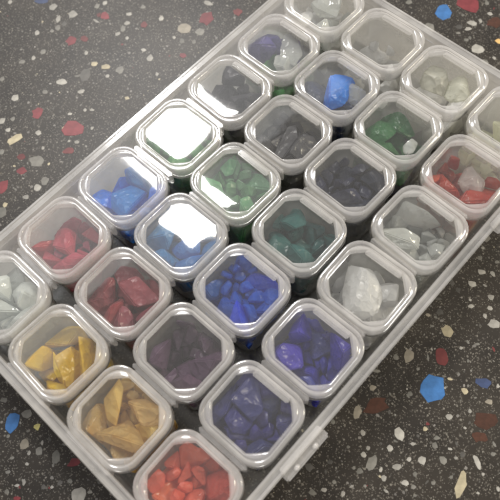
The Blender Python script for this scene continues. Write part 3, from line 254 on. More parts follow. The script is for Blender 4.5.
(-0.114,-0.234,0.501,0.027,-0.084,-0.879,0.469),(-0.303,-0.064,0.202,0.371,-0.419,0.826,-0.059),(0.272,0.024,0.674,0.048,0.313,-0.882,0.348),(-0.28,-0.348,0.679,0.597,-0.565,0.438,0.364),(-0.218,0.164,0.493,0.839,-0.149,-0.522,-0.045),
(0.365,-0.306,0.746,0.499,0.524,0.122,0.68),(-0.19,-0.067,0.408,0.418,0.609,-0.631,-0.238),(0.305,0.045,0.545,0.737,0.583,0.299,-0.169),(-0.306,-0.165,0.616,0.329,0.689,0.176,0.621),(0.244,-0.073,0.572,0.253,-0.27,-0.202,-0.907),
(-0.292,0.001,0.138,0.11,-0.911,0.326,0.227),(-0.016,0.102,0.289,0.397,-0.641,-0.311,-0.578),(-0.069,-0.017,0.457,0.658,-0.086,-0.131,-0.736),(-0.219,-0.194,0.493,0.35,-0.488,0.061,0.798),(-0.152,-0.062,0.56,0.269,0.169,-0.664,0.677),
(-0.105,0.05,0.33,0.391,-0.808,-0.395,-0.198),(0.081,0.005,0.594,0.282,-0.818,0.312,-0.393),(-0.091,0.08,0.585,0.308,-0.381,0.854,0.177),(-0.278,0.081,0.588,0.082,-0.728,-0.356,0.58),(-0.018,-0.14,0.584,0.317,-0.568,0.727,-0.22),
(-0.094,-0.268,0.612,0.382,0.087,0.675,0.626),(-0.215,-0.001,0.454,0.465,0.04,0.848,-0.25),(-0.15,0.091,0.417,0.61,0.441,-0.121,0.647),(0.065,-0.33,0.516,0.444,0.431,0.103,0.779),(-0.104,-0.015,0.658,0.378,0.465,0.785,-0.157),
(-0.195,0.121,0.091,0.585,-0.084,-0.442,0.675),(0.19,0.025,0.121,0.554,0.018,0.12,-0.823),(-0.173,-0.205,0.12,0.764,-0.389,0.01,0.514),(-0.082,0.226,0.283,0.429,-0.044,-0.535,0.727),(0.155,-0.146,0.197,0.486,0.34,0.166,0.788),
(-0.196,0.007,0.296,0.13,0.021,-0.372,-0.919),(0.135,0.352,0.159,0.289,0.077,-0.698,-0.651),(-0.155,-0.234,0.392,0.933,0.203,0.164,-0.248),(0.231,0.218,0.327,0.909,-0.358,0.081,-0.197),(0.171,-0.231,0.421,0.918,0.017,0.352,-0.18),
(0.043,0.357,0.5,0.137,-0.033,-0.786,0.602),(0.004,-0.306,0.706,0.79,0.538,0.238,-0.173),(-0.305,0.221,0.534,0.687,0.022,-0.721,0.089),(0.265,0.16,0.548,0.137,0.855,0.482,-0.134),(-0.216,-0.099,0.606,0.562,-0.29,0.51,0.583),
(0.155,0.066,0.445,0.755,-0.414,0.268,0.432),(-0.296,-0.271,0.606,0.74,-0.278,-0.205,-0.577),(0.011,-0.005,0.692,0.137,0.072,-0.984,0.09),(-0.33,0.141,0.353,0.009,-0.61,-0.718,0.335),(0.323,-0.148,0.528,0.619,-0.289,-0.362,0.634),
(0.246,-0.358,0.55,0.874,-0.476,0.064,-0.074),(0.231,-0.197,0.563,0.51,0.768,-0.016,0.388),(-0.126,0.039,0.506,0.072,-0.553,0.228,-0.798),(0.319,0.326,0.587,0.44,-0.569,-0.684,0.121),(-0.334,0.001,0.397,0.192,0.722,-0.582,-0.321),
(-0.06,0.135,0.669,0.155,-0.182,-0.917,-0.319),(0.036,-0.031,0.556,0.564,-0.026,0.397,-0.723),(0.202,0.315,0.625,0.9,-0.114,0.129,-0.4),(0.244,-0.074,0.581,0.389,-0.688,-0.158,-0.591),(0.04,-0.346,0.379,0.658,-0.581,0.458,0.142),
(-0.137,-0.016,0.418,0.12,0.146,0.27,-0.944),(0.314,-0.31,0.616,0.333,-0.077,-0.805,0.485),(0.01,-0.16,0.61,0.14,0.872,-0.109,-0.456),(-0.003,0.199,0.419,0.651,-0.005,-0.308,0.694),(-0.191,0.138,0.422,0.843,0.49,-0.18,-0.13),
(0.105,0.235,0.61,0.447,-0.275,0.463,0.714),(-0.188,0.376,0.483,0.411,0.856,0.104,-0.297),(0.154,-0.232,0.573,0.716,-0.334,-0.005,-0.613),(-0.3,0.1,0.533,0.005,0.482,0.291,0.827),(-0.035,0.18,0.456,0.407,0.592,0.247,0.65),
(0.042,0.097,0.554,0.448,-0.621,-0.398,0.504),(-0.078,0.084,0.372,0.376,0.313,0.632,0.602),(-0.064,-0.038,0.47,0.801,-0.251,0.307,0.448),(0.152,-0.167,0.682,0.215,0.386,0.892,-0.094),(-0.135,0.232,0.102,0.938,-0.111,0.062,-0.322),
(0.154,0.185,0.143,0.36,0.278,-0.122,0.882),(-0.128,-0.195,0.227,0.895,0.267,0.254,-0.251),(0.266,-0.161,0.285,0.722,-0.407,-0.284,-0.482),(0.017,0.044,0.107,0.927,-0.254,0.08,0.265),(-0.118,0.349,0.255,0.42,0.845,0.074,0.323),
(-0.253,0.074,0.206,0.785,0.386,0.484,0.01),(0.107,0.038,0.329,0.315,0.066,0.848,-0.42),(0.226,-0.202,0.591,0.246,-0.108,-0.295,0.917),(-0.149,-0.115,0.452,0.59,0.139,0.13,0.784),(-0.098,0.199,0.437,0.961,-0.169,-0.044,0.214),
(0.379,0.203,0.27,0.369,-0.689,-0.622,0.059),0,(0.187,0.133,0.512,0.724,0.139,-0.324,-0.593),(-0.144,-0.256,0.63,0.293,0.159,0.392,0.857),(-0.244,0.288,0.624,0.473,-0.67,0.132,0.557),
0,(0.234,-0.245,0.74,0.2,-0.635,0.712,0.227),(-0.169,-0.1,0.765,0.739,0.529,-0.343,-0.237),(0.276,-0.35,0.071,0.086,-0.006,-0.113,-0.99),(0.273,-0.17,0.059,0.744,-0.643,-0.102,-0.15),
(-0.1,-0.053,0.54,0.59,0.384,0.115,0.701),(-0.317,0.009,0.47,0.195,0.441,-0.32,-0.816),(0.157,-0.342,0.649,0.037,0.078,-0.273,-0.958),(0.13,0.35,0.627,0.099,0.053,-0.761,-0.639),(-0.068,0.302,0.695,0.617,-0.167,0.403,-0.655),
(0.325,-0.081,0.683,0.818,0.152,0.54,-0.127),(0.145,-0.266,0.033,0.281,-0.06,0.813,-0.506),(0.325,0.35,0.552,0.399,-0.535,0.234,0.707),(-0.303,0.133,0.569,0.374,-0.033,0.924,-0.068),(0.02,0.365,0.568,0.009,0.921,0.37,0.119),
(0.074,-0.211,0.724,0.037,0.81,0.586,0.012),(0.328,0.328,0.081,0.416,-0.614,0.11,-0.662),(0.012,0.31,0.627,0.295,-0.882,0.263,0.258),(0.058,-0.13,0.584,0.861,0.132,-0.49,0.007),(0.256,0.05,0.752,0.071,0.361,0.889,-0.274),
(0.298,0.352,0.391,0.769,0.624,0.013,-0.134),(-0.071,0.182,0.594,0.668,-0.704,-0.106,0.215),(-0.04,-0.097,0.663,0.569,0.552,-0.596,0.127),(-0.024,0.058,0.605,0.948,0.235,0.145,0.158),(-0.016,0.149,0.687,0.464,0.164,-0.41,0.768),
(-0.19,0.019,0.614,0.028,0.482,-0.143,-0.864),(-0.269,0.037,0.629,0.521,0.788,-0.312,-0.101),(0.154,-0.077,0.654,0.624,0.597,0.138,-0.485),(0.046,0.024,0.688,0.88,0.468,0.056,0.051),(0.234,0.177,0.085,0.797,-0.399,-0.215,0.398),
(-0.276,0.199,0.145,0.456,-0.097,0.213,0.859),(-0.008,-0.158,0.118,0.589,0.104,-0.107,-0.794),(0.083,0.242,0.17,0.95,-0.159,-0.179,0.201),(0.295,-0.178,0.145,0.504,0.45,-0.518,-0.525),(0.136,-0.217,0.242,0.51,0.493,-0.321,-0.627),
(0.272,0.178,0.604,0.708,0.412,-0.425,-0.386),(-0.255,-0.231,0.115,0.606,0.065,-0.041,0.792),(-0.08,0.127,0.339,0.323,-0.058,-0.111,0.938),(-0.229,-0.028,0.158,0.18,-0.901,-0.273,-0.286),(-0.035,-0.245,0.458,0.142,-0.065,0.669,0.726),
(-0.379,-0.324,0.388,0.431,-0.423,-0.522,-0.602),(-0.275,-0.059,0.445,0.184,-0.45,-0.066,0.871),(-0.286,0.289,0.485,0.112,0.587,-0.514,-0.616),(-0.146,0.104,0.753,0.113,-0.262,-0.957,-0.048),0,
(-0.01,0.344,0.337,0.427,-0.816,0.177,-0.347),(0.176,0.033,0.207,0.8,0.305,-0.413,0.309),(0.297,-0.223,0.378,0.397,-0.641,-0.563,0.339),(-0.071,0.36,0.309,0.371,-0.643,0.314,-0.592),(0.319,-0.038,0.334,0.717,-0.06,-0.365,-0.591),
(0.321,-0.179,0.551,0.788,0.32,0.524,-0.037),(0.052,-0.112,0.472,0.45,0.799,0.08,-0.391),(0.339,-0.317,0.504,0.283,-0.601,0.138,0.734),(-0.276,-0.335,0.608,0.147,0.066,0.678,0.717),(0.223,-0.183,0.479,0.161,-0.204,-0.605,0.753),
(0.195,-0.314,0.51,0.394,0.565,0.182,-0.702),(0.221,-0.061,0.428,0.611,-0.102,0.757,0.208),(-0.089,-0.076,0.371,0.955,0.206,-0.159,-0.14),(-0.15,-0.3,0.608,0.457,0.54,0.214,-0.674),(-0.337,0.18,0.441,0.038,0.591,0.34,-0.731),
(0.033,-0.315,0.673,0.191,-0.249,-0.783,0.537),(0.143,-0.111,0.55,0.258,0.568,0.601,0.499),(0.005,0.364,0.503,0.114,-0.001,0.895,-0.432),(0.162,0.094,0.49,0.425,-0.267,-0.639,0.583),(-0.344,-0.127,0.614,0.837,0.365,-0.408,0.007),
(0.009,0.274,0.6,0.467,0.599,-0.063,-0.647),(0.082,-0.218,0.583,0.044,-0.303,0.216,0.927),(-0.123,0.196,0.532,0.378,0.837,0.158,0.363),(0.044,0.212,0.416,0.366,0.654,-0.536,0.39),(-0.015,0.002,0.473,0.39,-0.278,-0.778,0.408),
(-0.046,0.069,0.583,0.141,-0.852,-0.309,0.398),(0.162,-0.121,0.059,0.803,0.166,0.063,-0.57),(-0.14,0.263,0.147,0.481,0.042,-0.39,0.784),(-0.177,-0.255,0.157,0.597,-0.354,0.171,-0.699),(0.1,-0.174,0.202,0.721,-0.089,0.144,0.671),
(0.006,0.077,0.062,0.605,-0.409,0.032,0.682),(0.225,0.185,0.239,0.731,-0.112,-0.093,-0.666),(-0.266,0.115,0.187,0.774,-0.048,-0.395,0.493),(-0.222,0.058,0.457,0.756,0.308,-0.576,-0.041),(0.073,0.305,0.369,0.321,-0.726,0.253,0.553),
0,0,(-0.297,0.081,0.228,0.288,-0.331,0.881,0.176),(0.342,0.299,0.375,0.492,0.244,-0.669,-0.5),(0.286,-0.185,0.34,0.319,0.831,0.377,-0.256),
(-0.33,-0.076,0.241,0.471,0.566,0.512,0.442),(0.313,-0.302,0.288,0.648,0.029,-0.752,-0.116),(0.303,-0.31,0.483,0.806,0.122,0.379,0.437),(0.323,-0.317,0.115,0.311,-0.48,-0.82,0.0),(-0.04,0.159,0.208,0.304,0.546,0.644,0.442),
(-0.246,-0.341,0.312,0.268,-0.034,-0.909,-0.316),(-0.347,-0.158,0.347,0.283,-0.405,0.858,-0.139),(0.265,0.295,0.512,0.684,-0.345,0.075,0.638),(-0.017,-0.319,0.451,0.824,-0.314,0.405,-0.241),(-0.285,-0.012,0.233,0.016,0.598,0.602,-0.529),
(0.16,-0.339,0.407,0.571,-0.514,-0.637,-0.064),(0.241,0.173,0.397,0.356,0.416,-0.738,-0.394),(-0.146,-0.351,0.409,0.037,-0.014,-0.989,-0.14),0,(-0.05,-0.27,0.322,0.534,0.64,-0.494,-0.248),
(-0.302,-0.335,0.442,0.784,-0.124,0.145,-0.59),(0.133,0.1,0.429,0.275,-0.465,-0.82,0.189),(-0.184,-0.227,0.383,0.586,-0.062,-0.694,0.412),(0.078,-0.09,0.315,0.475,-0.635,0.579,-0.193),(0.015,0.108,0.359,0.093,-0.682,0.711,0.144),
(0.08,-0.22,0.409,0.612,-0.224,-0.277,-0.706),(-0.082,-0.055,0.232,0.942,0.334,-0.004,0.037),(-0.153,-0.098,0.34,0.117,0.053,0.479,-0.868),(0.16,0.24,0.66,0.5,0.06,0.04,0.866),(-0.05,0.28,0.62,0.985,0.06,0.04,0.174),
(0.28,0.02,0.5,0.985,0.06,0.04,0.174),(0.2,-0.03,0.7,0.94,0.06,0.04,0.342),(0.0,-0.14,0.64,0.996,0.06,0.04,0.087),(0.235,-0.212,0.123,0.456,0.227,-0.218,-0.833),(-0.155,-0.091,0.115,0.881,0.185,0.154,0.407),
(-0.202,0.35,0.267,0.635,-0.044,0.706,0.312),(0.046,0.249,0.075,0.434,0.228,0.62,-0.613),(0.228,0.13,0.146,0.693,-0.12,0.327,0.631),(-0.206,-0.292,0.348,0.471,-0.347,-0.641,-0.496),(-0.265,-0.076,0.326,0.756,-0.127,0.34,0.545),
(0.272,-0.035,0.373,0.718,0.266,-0.361,0.532),(-0.024,0.093,0.341,0.985,-0.038,-0.057,0.161),(-0.18,0.086,0.516,0.551,-0.131,0.136,0.813),(0.086,-0.233,0.359,0.728,0.479,0.012,-0.49),(-0.192,0.221,0.711,0.971,0.045,0.103,0.209),
0,0,0,(-0.31,-0.303,0.789,0.881,-0.291,0.005,-0.373),(0.35,0.325,0.08,0.705,0.415,0.189,-0.543),
(-0.307,-0.367,0.605,0.397,0.262,0.848,-0.234),(0.123,-0.374,0.517,0.806,-0.37,-0.086,0.454),(-0.314,0.034,0.764,0.533,0.142,-0.387,0.739),(0.206,0.275,0.271,0.652,0.032,0.363,0.665),(-0.028,-0.342,0.5,0.446,0.746,-0.047,-0.492),
(-0.312,0.156,0.834,0.906,0.297,-0.204,0.222),(0.012,0.33,0.378,0.425,-0.716,-0.216,-0.51),(-0.365,0.333,0.828,0.011,0.599,0.181,-0.78),(-0.305,-0.324,0.686,0.093,-0.265,0.627,-0.727),(0.177,0.343,0.353,0.075,0.814,-0.565,0.113),
0,0,(0.069,0.379,0.249,0.392,-0.46,0.54,0.586),0,(0.094,-0.033,0.444,0.211,0.945,-0.124,0.217),
(0.319,0.298,0.365,0.018,0.786,0.252,-0.565),0,(0.324,0.338,0.227,0.735,0.033,0.632,0.243),(0.129,0.352,0.426,0.85,-0.453,-0.146,-0.225),(-0.135,-0.27,0.663,0.593,-0.108,0.787,-0.13),
(-0.029,-0.267,0.704,0.134,-0.6,0.725,-0.309),0,(-0.133,-0.341,0.581,0.354,0.927,0.119,-0.039),(-0.145,-0.159,0.605,0.161,0.29,0.228,-0.915),(0.08,0.03,0.7,0.966,0.06,0.04,0.259),
(0.2,-0.16,0.72,0.766,0.06,0.04,0.643),(0.174,-0.266,0.137,0.08,-0.18,0.327,0.924),(-0.101,0.264,0.101,0.111,-0.099,0.035,-0.988),(0.06,-0.062,0.097,0.005,0.598,0.564,-0.569),(-0.177,-0.277,0.13,0.242,-0.175,0.492,0.818),
(0.253,0.13,0.207,0.77,0.174,0.115,-0.603),(-0.139,0.025,0.076,0.933,-0.282,-0.209,-0.08),(-0.185,0.006,0.255,0.914,-0.035,-0.249,-0.317),(0.284,0.079,0.639,0.108,-0.447,-0.885,0.072),(0.203,-0.233,0.218,0.437,-0.236,0.335,0.801),
(-0.148,-0.313,0.323,0.113,0.143,-0.053,0.982),(-0.25,-0.14,0.404,0.808,0.367,-0.043,-0.458),0,0,0,
(0.187,0.289,0.5,0.604,0.151,0.779,0.072),(-0.156,0.356,0.457,0.272,-0.786,-0.113,-0.544),(-0.274,-0.047,0.695,0.211,-0.517,-0.441,-0.703),(-0.115,0.243,0.693,0.03,-0.989,0.134,-0.062),(-0.344,0.335,0.123,0.692,0.525,0.263,0.42),
(0.321,0.342,0.337,0.41,0.336,-0.686,0.498),(0.287,0.159,0.492,0.394,0.613,0.03,-0.685),(0.054,0.109,0.261,0.568,0.419,-0.624,-0.334),(-0.358,0.203,0.184,0.012,0.642,-0.536,0.549),(0.317,-0.15,0.214,0.462,-0.584,-0.336,-0.576),
(-0.253,0.35,0.208,0.163,-0.968,-0.19,0.034),(0.007,-0.154,0.196,0.062,0.277,0.242,-0.928),(-0.309,0.069,0.377,0.458,-0.504,0.297,0.67),(-0.055,0.211,0.321,0.118,-0.17,0.978,0.019),(0.054,-0.081,0.288,0.357,-0.229,-0.761,-0.491),
(-0.285,0.228,0.327,0.372,-0.06,0.407,0.832),(-0.227,0.163,0.461,0.719,0.056,0.214,-0.659),(0.304,-0.09,0.091,0.269,-0.046,-0.953,0.133),(0.273,0.22,0.387,0.333,-0.909,0.223,-0.114),(-0.041,0.209,0.453,0.886,0.122,0.033,0.447),
(-0.115,0.106,0.365,0.422,-0.014,0.905,0.061),(-0.302,0.256,0.563,0.296,-0.863,-0.05,-0.407),(0.17,0.031,0.36,0.661,-0.09,-0.473,0.575),(0.075,-0.033,0.376,0.341,-0.453,-0.568,0.596),(0.317,0.032,0.421,0.397,-0.458,0.634,-0.481),
(-0.046,0.006,0.377,0.93,0.209,0.297,-0.046),(0.129,0.088,0.476,0.193,0.275,0.937,0.099),(0.014,-0.249,0.281,0.053,-0.073,-0.4,-0.912),(0.252,-0.109,0.296,0.213,-0.44,-0.548,0.679),(0.044,-0.193,0.336,0.843,-0.407,0.294,-0.193),
(0.04,-0.22,0.66,0.996,0.06,0.04,0.087),(-0.209,-0.382,0.146,0.285,-0.106,0.946,0.115),(0.224,0.261,0.146,0.868,0.267,-0.239,-0.343),(-0.207,0.265,0.138,0.708,-0.49,-0.285,-0.42),(0.193,-0.174,0.101,0.828,0.228,-0.4,0.321),
(0.223,0.086,0.248,0.311,-0.279,-0.353,-0.837),(0.134,-0.263,0.41,0.446,0.284,-0.747,-0.404),(-0.225,0.071,0.129,0.417,-0.182,0.627,-0.632),(-0.283,-0.252,0.334,0.114,0.34,0.026,-0.933),(-0.19,0.302,0.26,0.12,0.383,0.482,0.779),
(0.03,0.368,0.193,0.636,-0.606,0.247,0.409),(-0.246,0.044,0.382,0.639,-0.373,-0.291,0.606),(-0.152,0.196,0.59,0.596,0.238,-0.575,-0.508),(-0.156,-0.269,0.662,0.675,-0.48,0.162,-0.536),(-0.035,-0.276,0.102,0.646,0.018,-0.387,-0.658),
(-0.258,-0.26,0.138,0.357,0.648,-0.549,0.389),(0.178,0.253,0.325,0.546,-0.309,0.584,-0.516),(0.015,-0.339,0.234,0.247,-0.156,-0.869,0.4),(-0.005,-0.007,0.363,0.232,0.079,0.23,0.942),(0.332,-0.066,0.352,0.321,-0.289,-0.356,-0.828),
(0.022,0.154,0.064,0.271,0.189,-0.119,-0.936),(0.037,0.134,0.181,0.481,-0.176,-0.603,-0.611),(0.169,0.375,0.451,0.284,-0.094,0.11,-0.948),(-0.008,-0.176,0.148,0.687,-0.446,-0.076,0.569),(-0.18,0.326,0.362,0.313,0.299,-0.861,0.268),
0,(0.327,-0.272,0.58,0.671,0.536,-0.38,-0.343),(-0.108,-0.076,0.305,0.346,0.913,0.065,0.205),(0.006,0.232,0.277,0.554,-0.506,-0.512,-0.419),(-0.177,-0.289,0.257,0.064,0.092,-0.922,0.371),
(-0.1,0.16,0.363,0.956,-0.109,-0.005,-0.273),(-0.076,-0.085,0.095,0.509,-0.523,0.353,-0.586),(-0.268,-0.127,0.156,0.011,0.201,-0.812,-0.548),(0.227,-0.323,0.227,0.106,0.082,0.004,0.991),(-0.145,-0.283,0.162,0.591,0.351,0.711,0.148),
(-0.183,-0.158,0.19,0.411,-0.718,0.329,0.454),(-0.043,-0.279,0.329,0.528,0.796,0.033,-0.293),(0.037,0.057,0.113,0.573,0.666,0.057,0.474),(-0.05,-0.09,0.275,0.092,-0.841,0.507,-0.167),(-0.036,-0.033,0.201,0.923,-0.116,-0.185,-0.317),
(0.19,-0.04,0.56,0.866,0.06,0.04,0.5),0,(0.331,0.337,0.451,0.614,-0.13,-0.689,-0.363),(-0.23,0.32,0.689,0.348,0.708,0.602,-0.122),(0.225,-0.255,0.2,0.802,-0.251,-0.274,-0.467),
(-0.253,-0.081,0.165,0.745,0.125,0.602,0.258),(-0.198,0.29,0.224,0.693,-0.62,0.265,0.256),(0.031,0.339,0.247,0.089,0.161,0.58,-0.794),(-0.165,-0.3,0.16,0.369,0.62,-0.549,0.422),(0.155,0.156,0.168,0.774,0.099,-0.104,0.617),
(-0.308,-0.041,0.509,0.625,0.463,0.222,0.589),(-0.168,0.158,0.548,0.112,-0.544,0.479,-0.68),(-0.215,-0.23,0.611,0.383,0.661,-0.18,0.619),(0.262,0.218,0.63,0.572,0.098,0.747,-0.324),(0.145,0.069,0.734,0.745,-0.178,-0.006,-0.643),
(0.236,-0.289,0.468,0.085,-0.602,0.002,0.794),(-0.005,-0.276,0.559,0.701,0.113,0.368,-0.6),(-0.134,-0.023,0.53,0.463,0.397,0.791,0.048),(-0.082,-0.08,0.093,0.442,0.119,0.089,0.884),(-0.139,0.083,0.101,0.927,-0.351,0.003,0.134),
(0.334,-0.053,0.162,0.294,0.224,0.233,-0.9),(-0.007,-0.108,0.168,0.318,0.437,0.53,0.654),(0.262,-0.072,0.518,0.612,-0.413,0.282,0.612),(-0.041,0.147,0.129,0.884,-0.107,-0.45,0.061),(0.113,-0.174,0.205,0.573,-0.238,0.053,-0.783),
(0.137,0.304,0.446,0.892,0.18,0.392,-0.135),(0.357,0.297,0.348,0.479,-0.565,-0.386,0.549),(-0.044,-0.021,0.215,0.035,-0.176,0.328,0.927),(0.006,0.127,0.213,0.193,0.438,0.299,-0.826),(-0.131,-0.081,0.307,0.923,0.355,-0.055,-0.14),
(0.05,-0.338,0.198,0.138,-0.602,-0.716,-0.326),(0.169,-0.178,0.319,0.852,-0.39,-0.257,-0.235),(0.185,-0.073,0.262,0.95,0.245,-0.122,-0.152),(0.076,0.157,0.515,0.991,-0.077,0.093,0.06),(0.335,0.082,0.35,0.073,0.886,0.457,0.028),
(0.146,0.024,0.357,0.821,-0.516,0.091,-0.228),(0.2,0.194,0.397,0.821,0.247,-0.043,0.513),(-0.149,-0.222,0.419,0.054,-0.291,-0.95,0.102),(-0.194,0.075,0.288,0.682,-0.029,-0.496,-0.537),(-0.018,-0.275,0.323,0.525,0.409,-0.187,-0.722),
(-0.043,0.128,0.351,0.584,0.55,-0.117,-0.586),(-0.344,-0.357,0.123,0.41,-0.616,0.007,0.673),(0.033,-0.015,0.494,0.624,0.715,-0.249,0.196),(0.052,-0.116,0.348,0.26,-0.548,-0.791,0.075),(-0.037,-0.282,0.125,0.694,-0.014,-0.459,0.555),
(0.192,0.316,0.105,0.068,0.197,0.894,0.396),0,(0.275,-0.15,0.166,0.194,0.783,-0.585,0.078),0,(-0.184,0.291,0.121,0.981,0.101,-0.006,-0.163),
(0.194,0.199,0.348,0.187,-0.325,-0.925,0.064),(-0.261,0.164,0.24,0.516,0.251,0.175,-0.8),(0.008,0.111,0.092,0.931,0.275,0.151,0.186),(0.339,0.289,0.243,0.178,-0.622,0.594,-0.477),(0.23,0.158,0.209,0.418,-0.838,0.187,-0.298),
(0.014,0.362,0.242,0.116,0.591,-0.546,-0.582),(0.058,0.26,0.158,0.67,0.258,-0.691,-0.079),(0.114,-0.018,0.103,0.615,-0.243,-0.147,-0.736),(-0.319,-0.183,0.095,0.842,0.255,-0.22,-0.421),(0.14,0.084,0.14,0.395,0.474,-0.726,-0.304),
(-0.339,0.074,0.082,0.662,-0.089,0.496,-0.554),(-0.28,-0.358,0.09,0.979,0.026,0.097,0.177),(0.2,0.23,0.5,0.985,0.06,0.04,0.174),(0.28,0.0,0.5,0.819,0.06,0.04,0.574),(0.05,-0.2,0.46,0.996,0.06,0.04,0.087),
(0.225,0.154,0.124,0.788,-0.148,0.173,-0.572),(-0.252,-0.201,0.174,0.842,0.364,-0.253,-0.306),(0.156,-0.259,0.177,0.349,0.038,0.291,-0.89),(-0.229,0.161,0.148,0.756,-0.204,-0.123,0.61),(0.296,-0.235,0.312,0.662,0.248,-0.654,-0.269),
(0.009,0.296,0.306,0.406,0.303,0.58,-0.639),(-0.048,-0.273,0.262,0.888,-0.084,-0.005,0.452),(-0.239,0.19,0.393,0.523,0.087,0.127,-0.839),(-0.025,-0.285,0.498,0.049,-0.046,0.842,-0.536),(-0.109,-0.082,0.114,0.433,-0.267,-0.372,0.776),
(-0.028,0.344,0.067,0.862,-0.288,-0.241,-0.34),(0.064,-0.083,0.152,0.157,-0.25,0.613,0.733),(-0.126,-0.351,0.078,0.834,-0.438,0.222,0.252),(-0.043,-0.114,0.225,0.066,0.949,0.278,-0.131),(-0.152,-0.133,0.342,0.472,0.189,-0.236,0.828),
(0.321,0.347,0.137,0.057,-0.612,0.19,-0.766),(0.114,-0.121,0.048,0.094,0.482,0.641,-0.59),(0.006,0.077,0.196,0.133,0.92,-0.369,0.002),(-0.061,0.086,0.084,0.265,-0.82,0.434,-0.264),(0.14,0.18,0.64,0.966,0.06,0.04,0.259),
(0.22,-0.18,0.62,0.574,0.06,0.04,0.819),(0.267,-0.298,0.134,0.667,-0.587,-0.131,0.44),(-0.325,-0.186,0.105,0.72,-0.171,-0.199,0.642),(0.145,0.314,0.096,0.963,-0.249,0.107,0.015),(-0.07,-0.272,0.133,0.773,-0.603,0.155,0.121),
(-0.187,0.319,0.311,0.261,0.281,0.565,-0.731),(0.333,0.086,0.233,0.795,0.186,0.438,-0.377),(0.187,-0.072,0.153,0.495,0.826,-0.265,0.036),(-0.127,-0.107,0.241,0.07,0.915,-0.389,0.085),(0.225,-0.32,0.32,0.629,-0.714,-0.194,-0.237),
(0.066,0.157,0.181,0.584,0.129,-0.354,0.718),(-0.3,0.098,0.073,0.933,0.22,0.176,0.223),(-0.101,-0.051,0.074,0.702,-0.123,0.265,0.649),(0.069,-0.118,0.097,0.703,0.693,-0.112,0.115),(-0.204,0.145,0.139,0.291,0.874,-0.257,-0.291),
(-0.25,0.263,0.046,0.028,0.949,0.298,0.098),(-0.12,0.362,0.049,0.597,0.28,0.745,0.105),(0.001,0.052,0.043,0.711,-0.039,0.499,0.495),(-0.145,0.221,0.044,0.206,0.463,-0.216,-0.834),(-0.012,0.171,0.072,0.96,-0.073,0.214,0.164)]
WHITE0 = 645
REFLECT = {(3, 0): (.27, .25), (2, 1): (.48, .12), (3, 1): (-.80, .15), (2, 0): (.88, .05), (4, 0): (-.90, .1)}

def chunk_bm(seed, dims, npts=13, bev=0.035):
    """an angular lump of broken glass: hull of random points, edges knocked off"""
    r = random.Random(seed)
    bm = bmesh.new()
    for _ in range(npts):
        while True:
            v = Vector((r.uniform(-1, 1), r.uniform(-1, 1), r.uniform(-1, 1)))
            if 0.55 < v.length < 1.05: break
        bm.verts.new((v.x*dims[0], v.y*dims[1], v.z*dims[2]))
    res = bmesh.ops.convex_hull(bm, input=bm.verts)
    junk = [v for v in bm.verts if not v.link_faces]
    for v in junk: bm.verts.remove(v)
    bmesh.ops.dissolve_limit(bm, angle_limit=math.radians(14), verts=bm.verts, edges=bm.edges)
    bmesh.ops.remove_doubles(bm, verts=bm.verts, dist=min(dims)*0.12)
    bmesh.ops.recalc_face_normals(bm, faces=bm.faces)
    if bev:
        bmesh.ops.bevel(bm, geom=list(bm.edges), offset=bev*min(dims)*2.2, segments=2, affect='EDGES', clamp_overlap=True)
    bmesh.ops.triangulate(bm, faces=[f for f in bm.faces if len(f.verts) > 4])
    bmesh.ops.recalc_face_normals(bm, faces=bm.faces)
    return bm
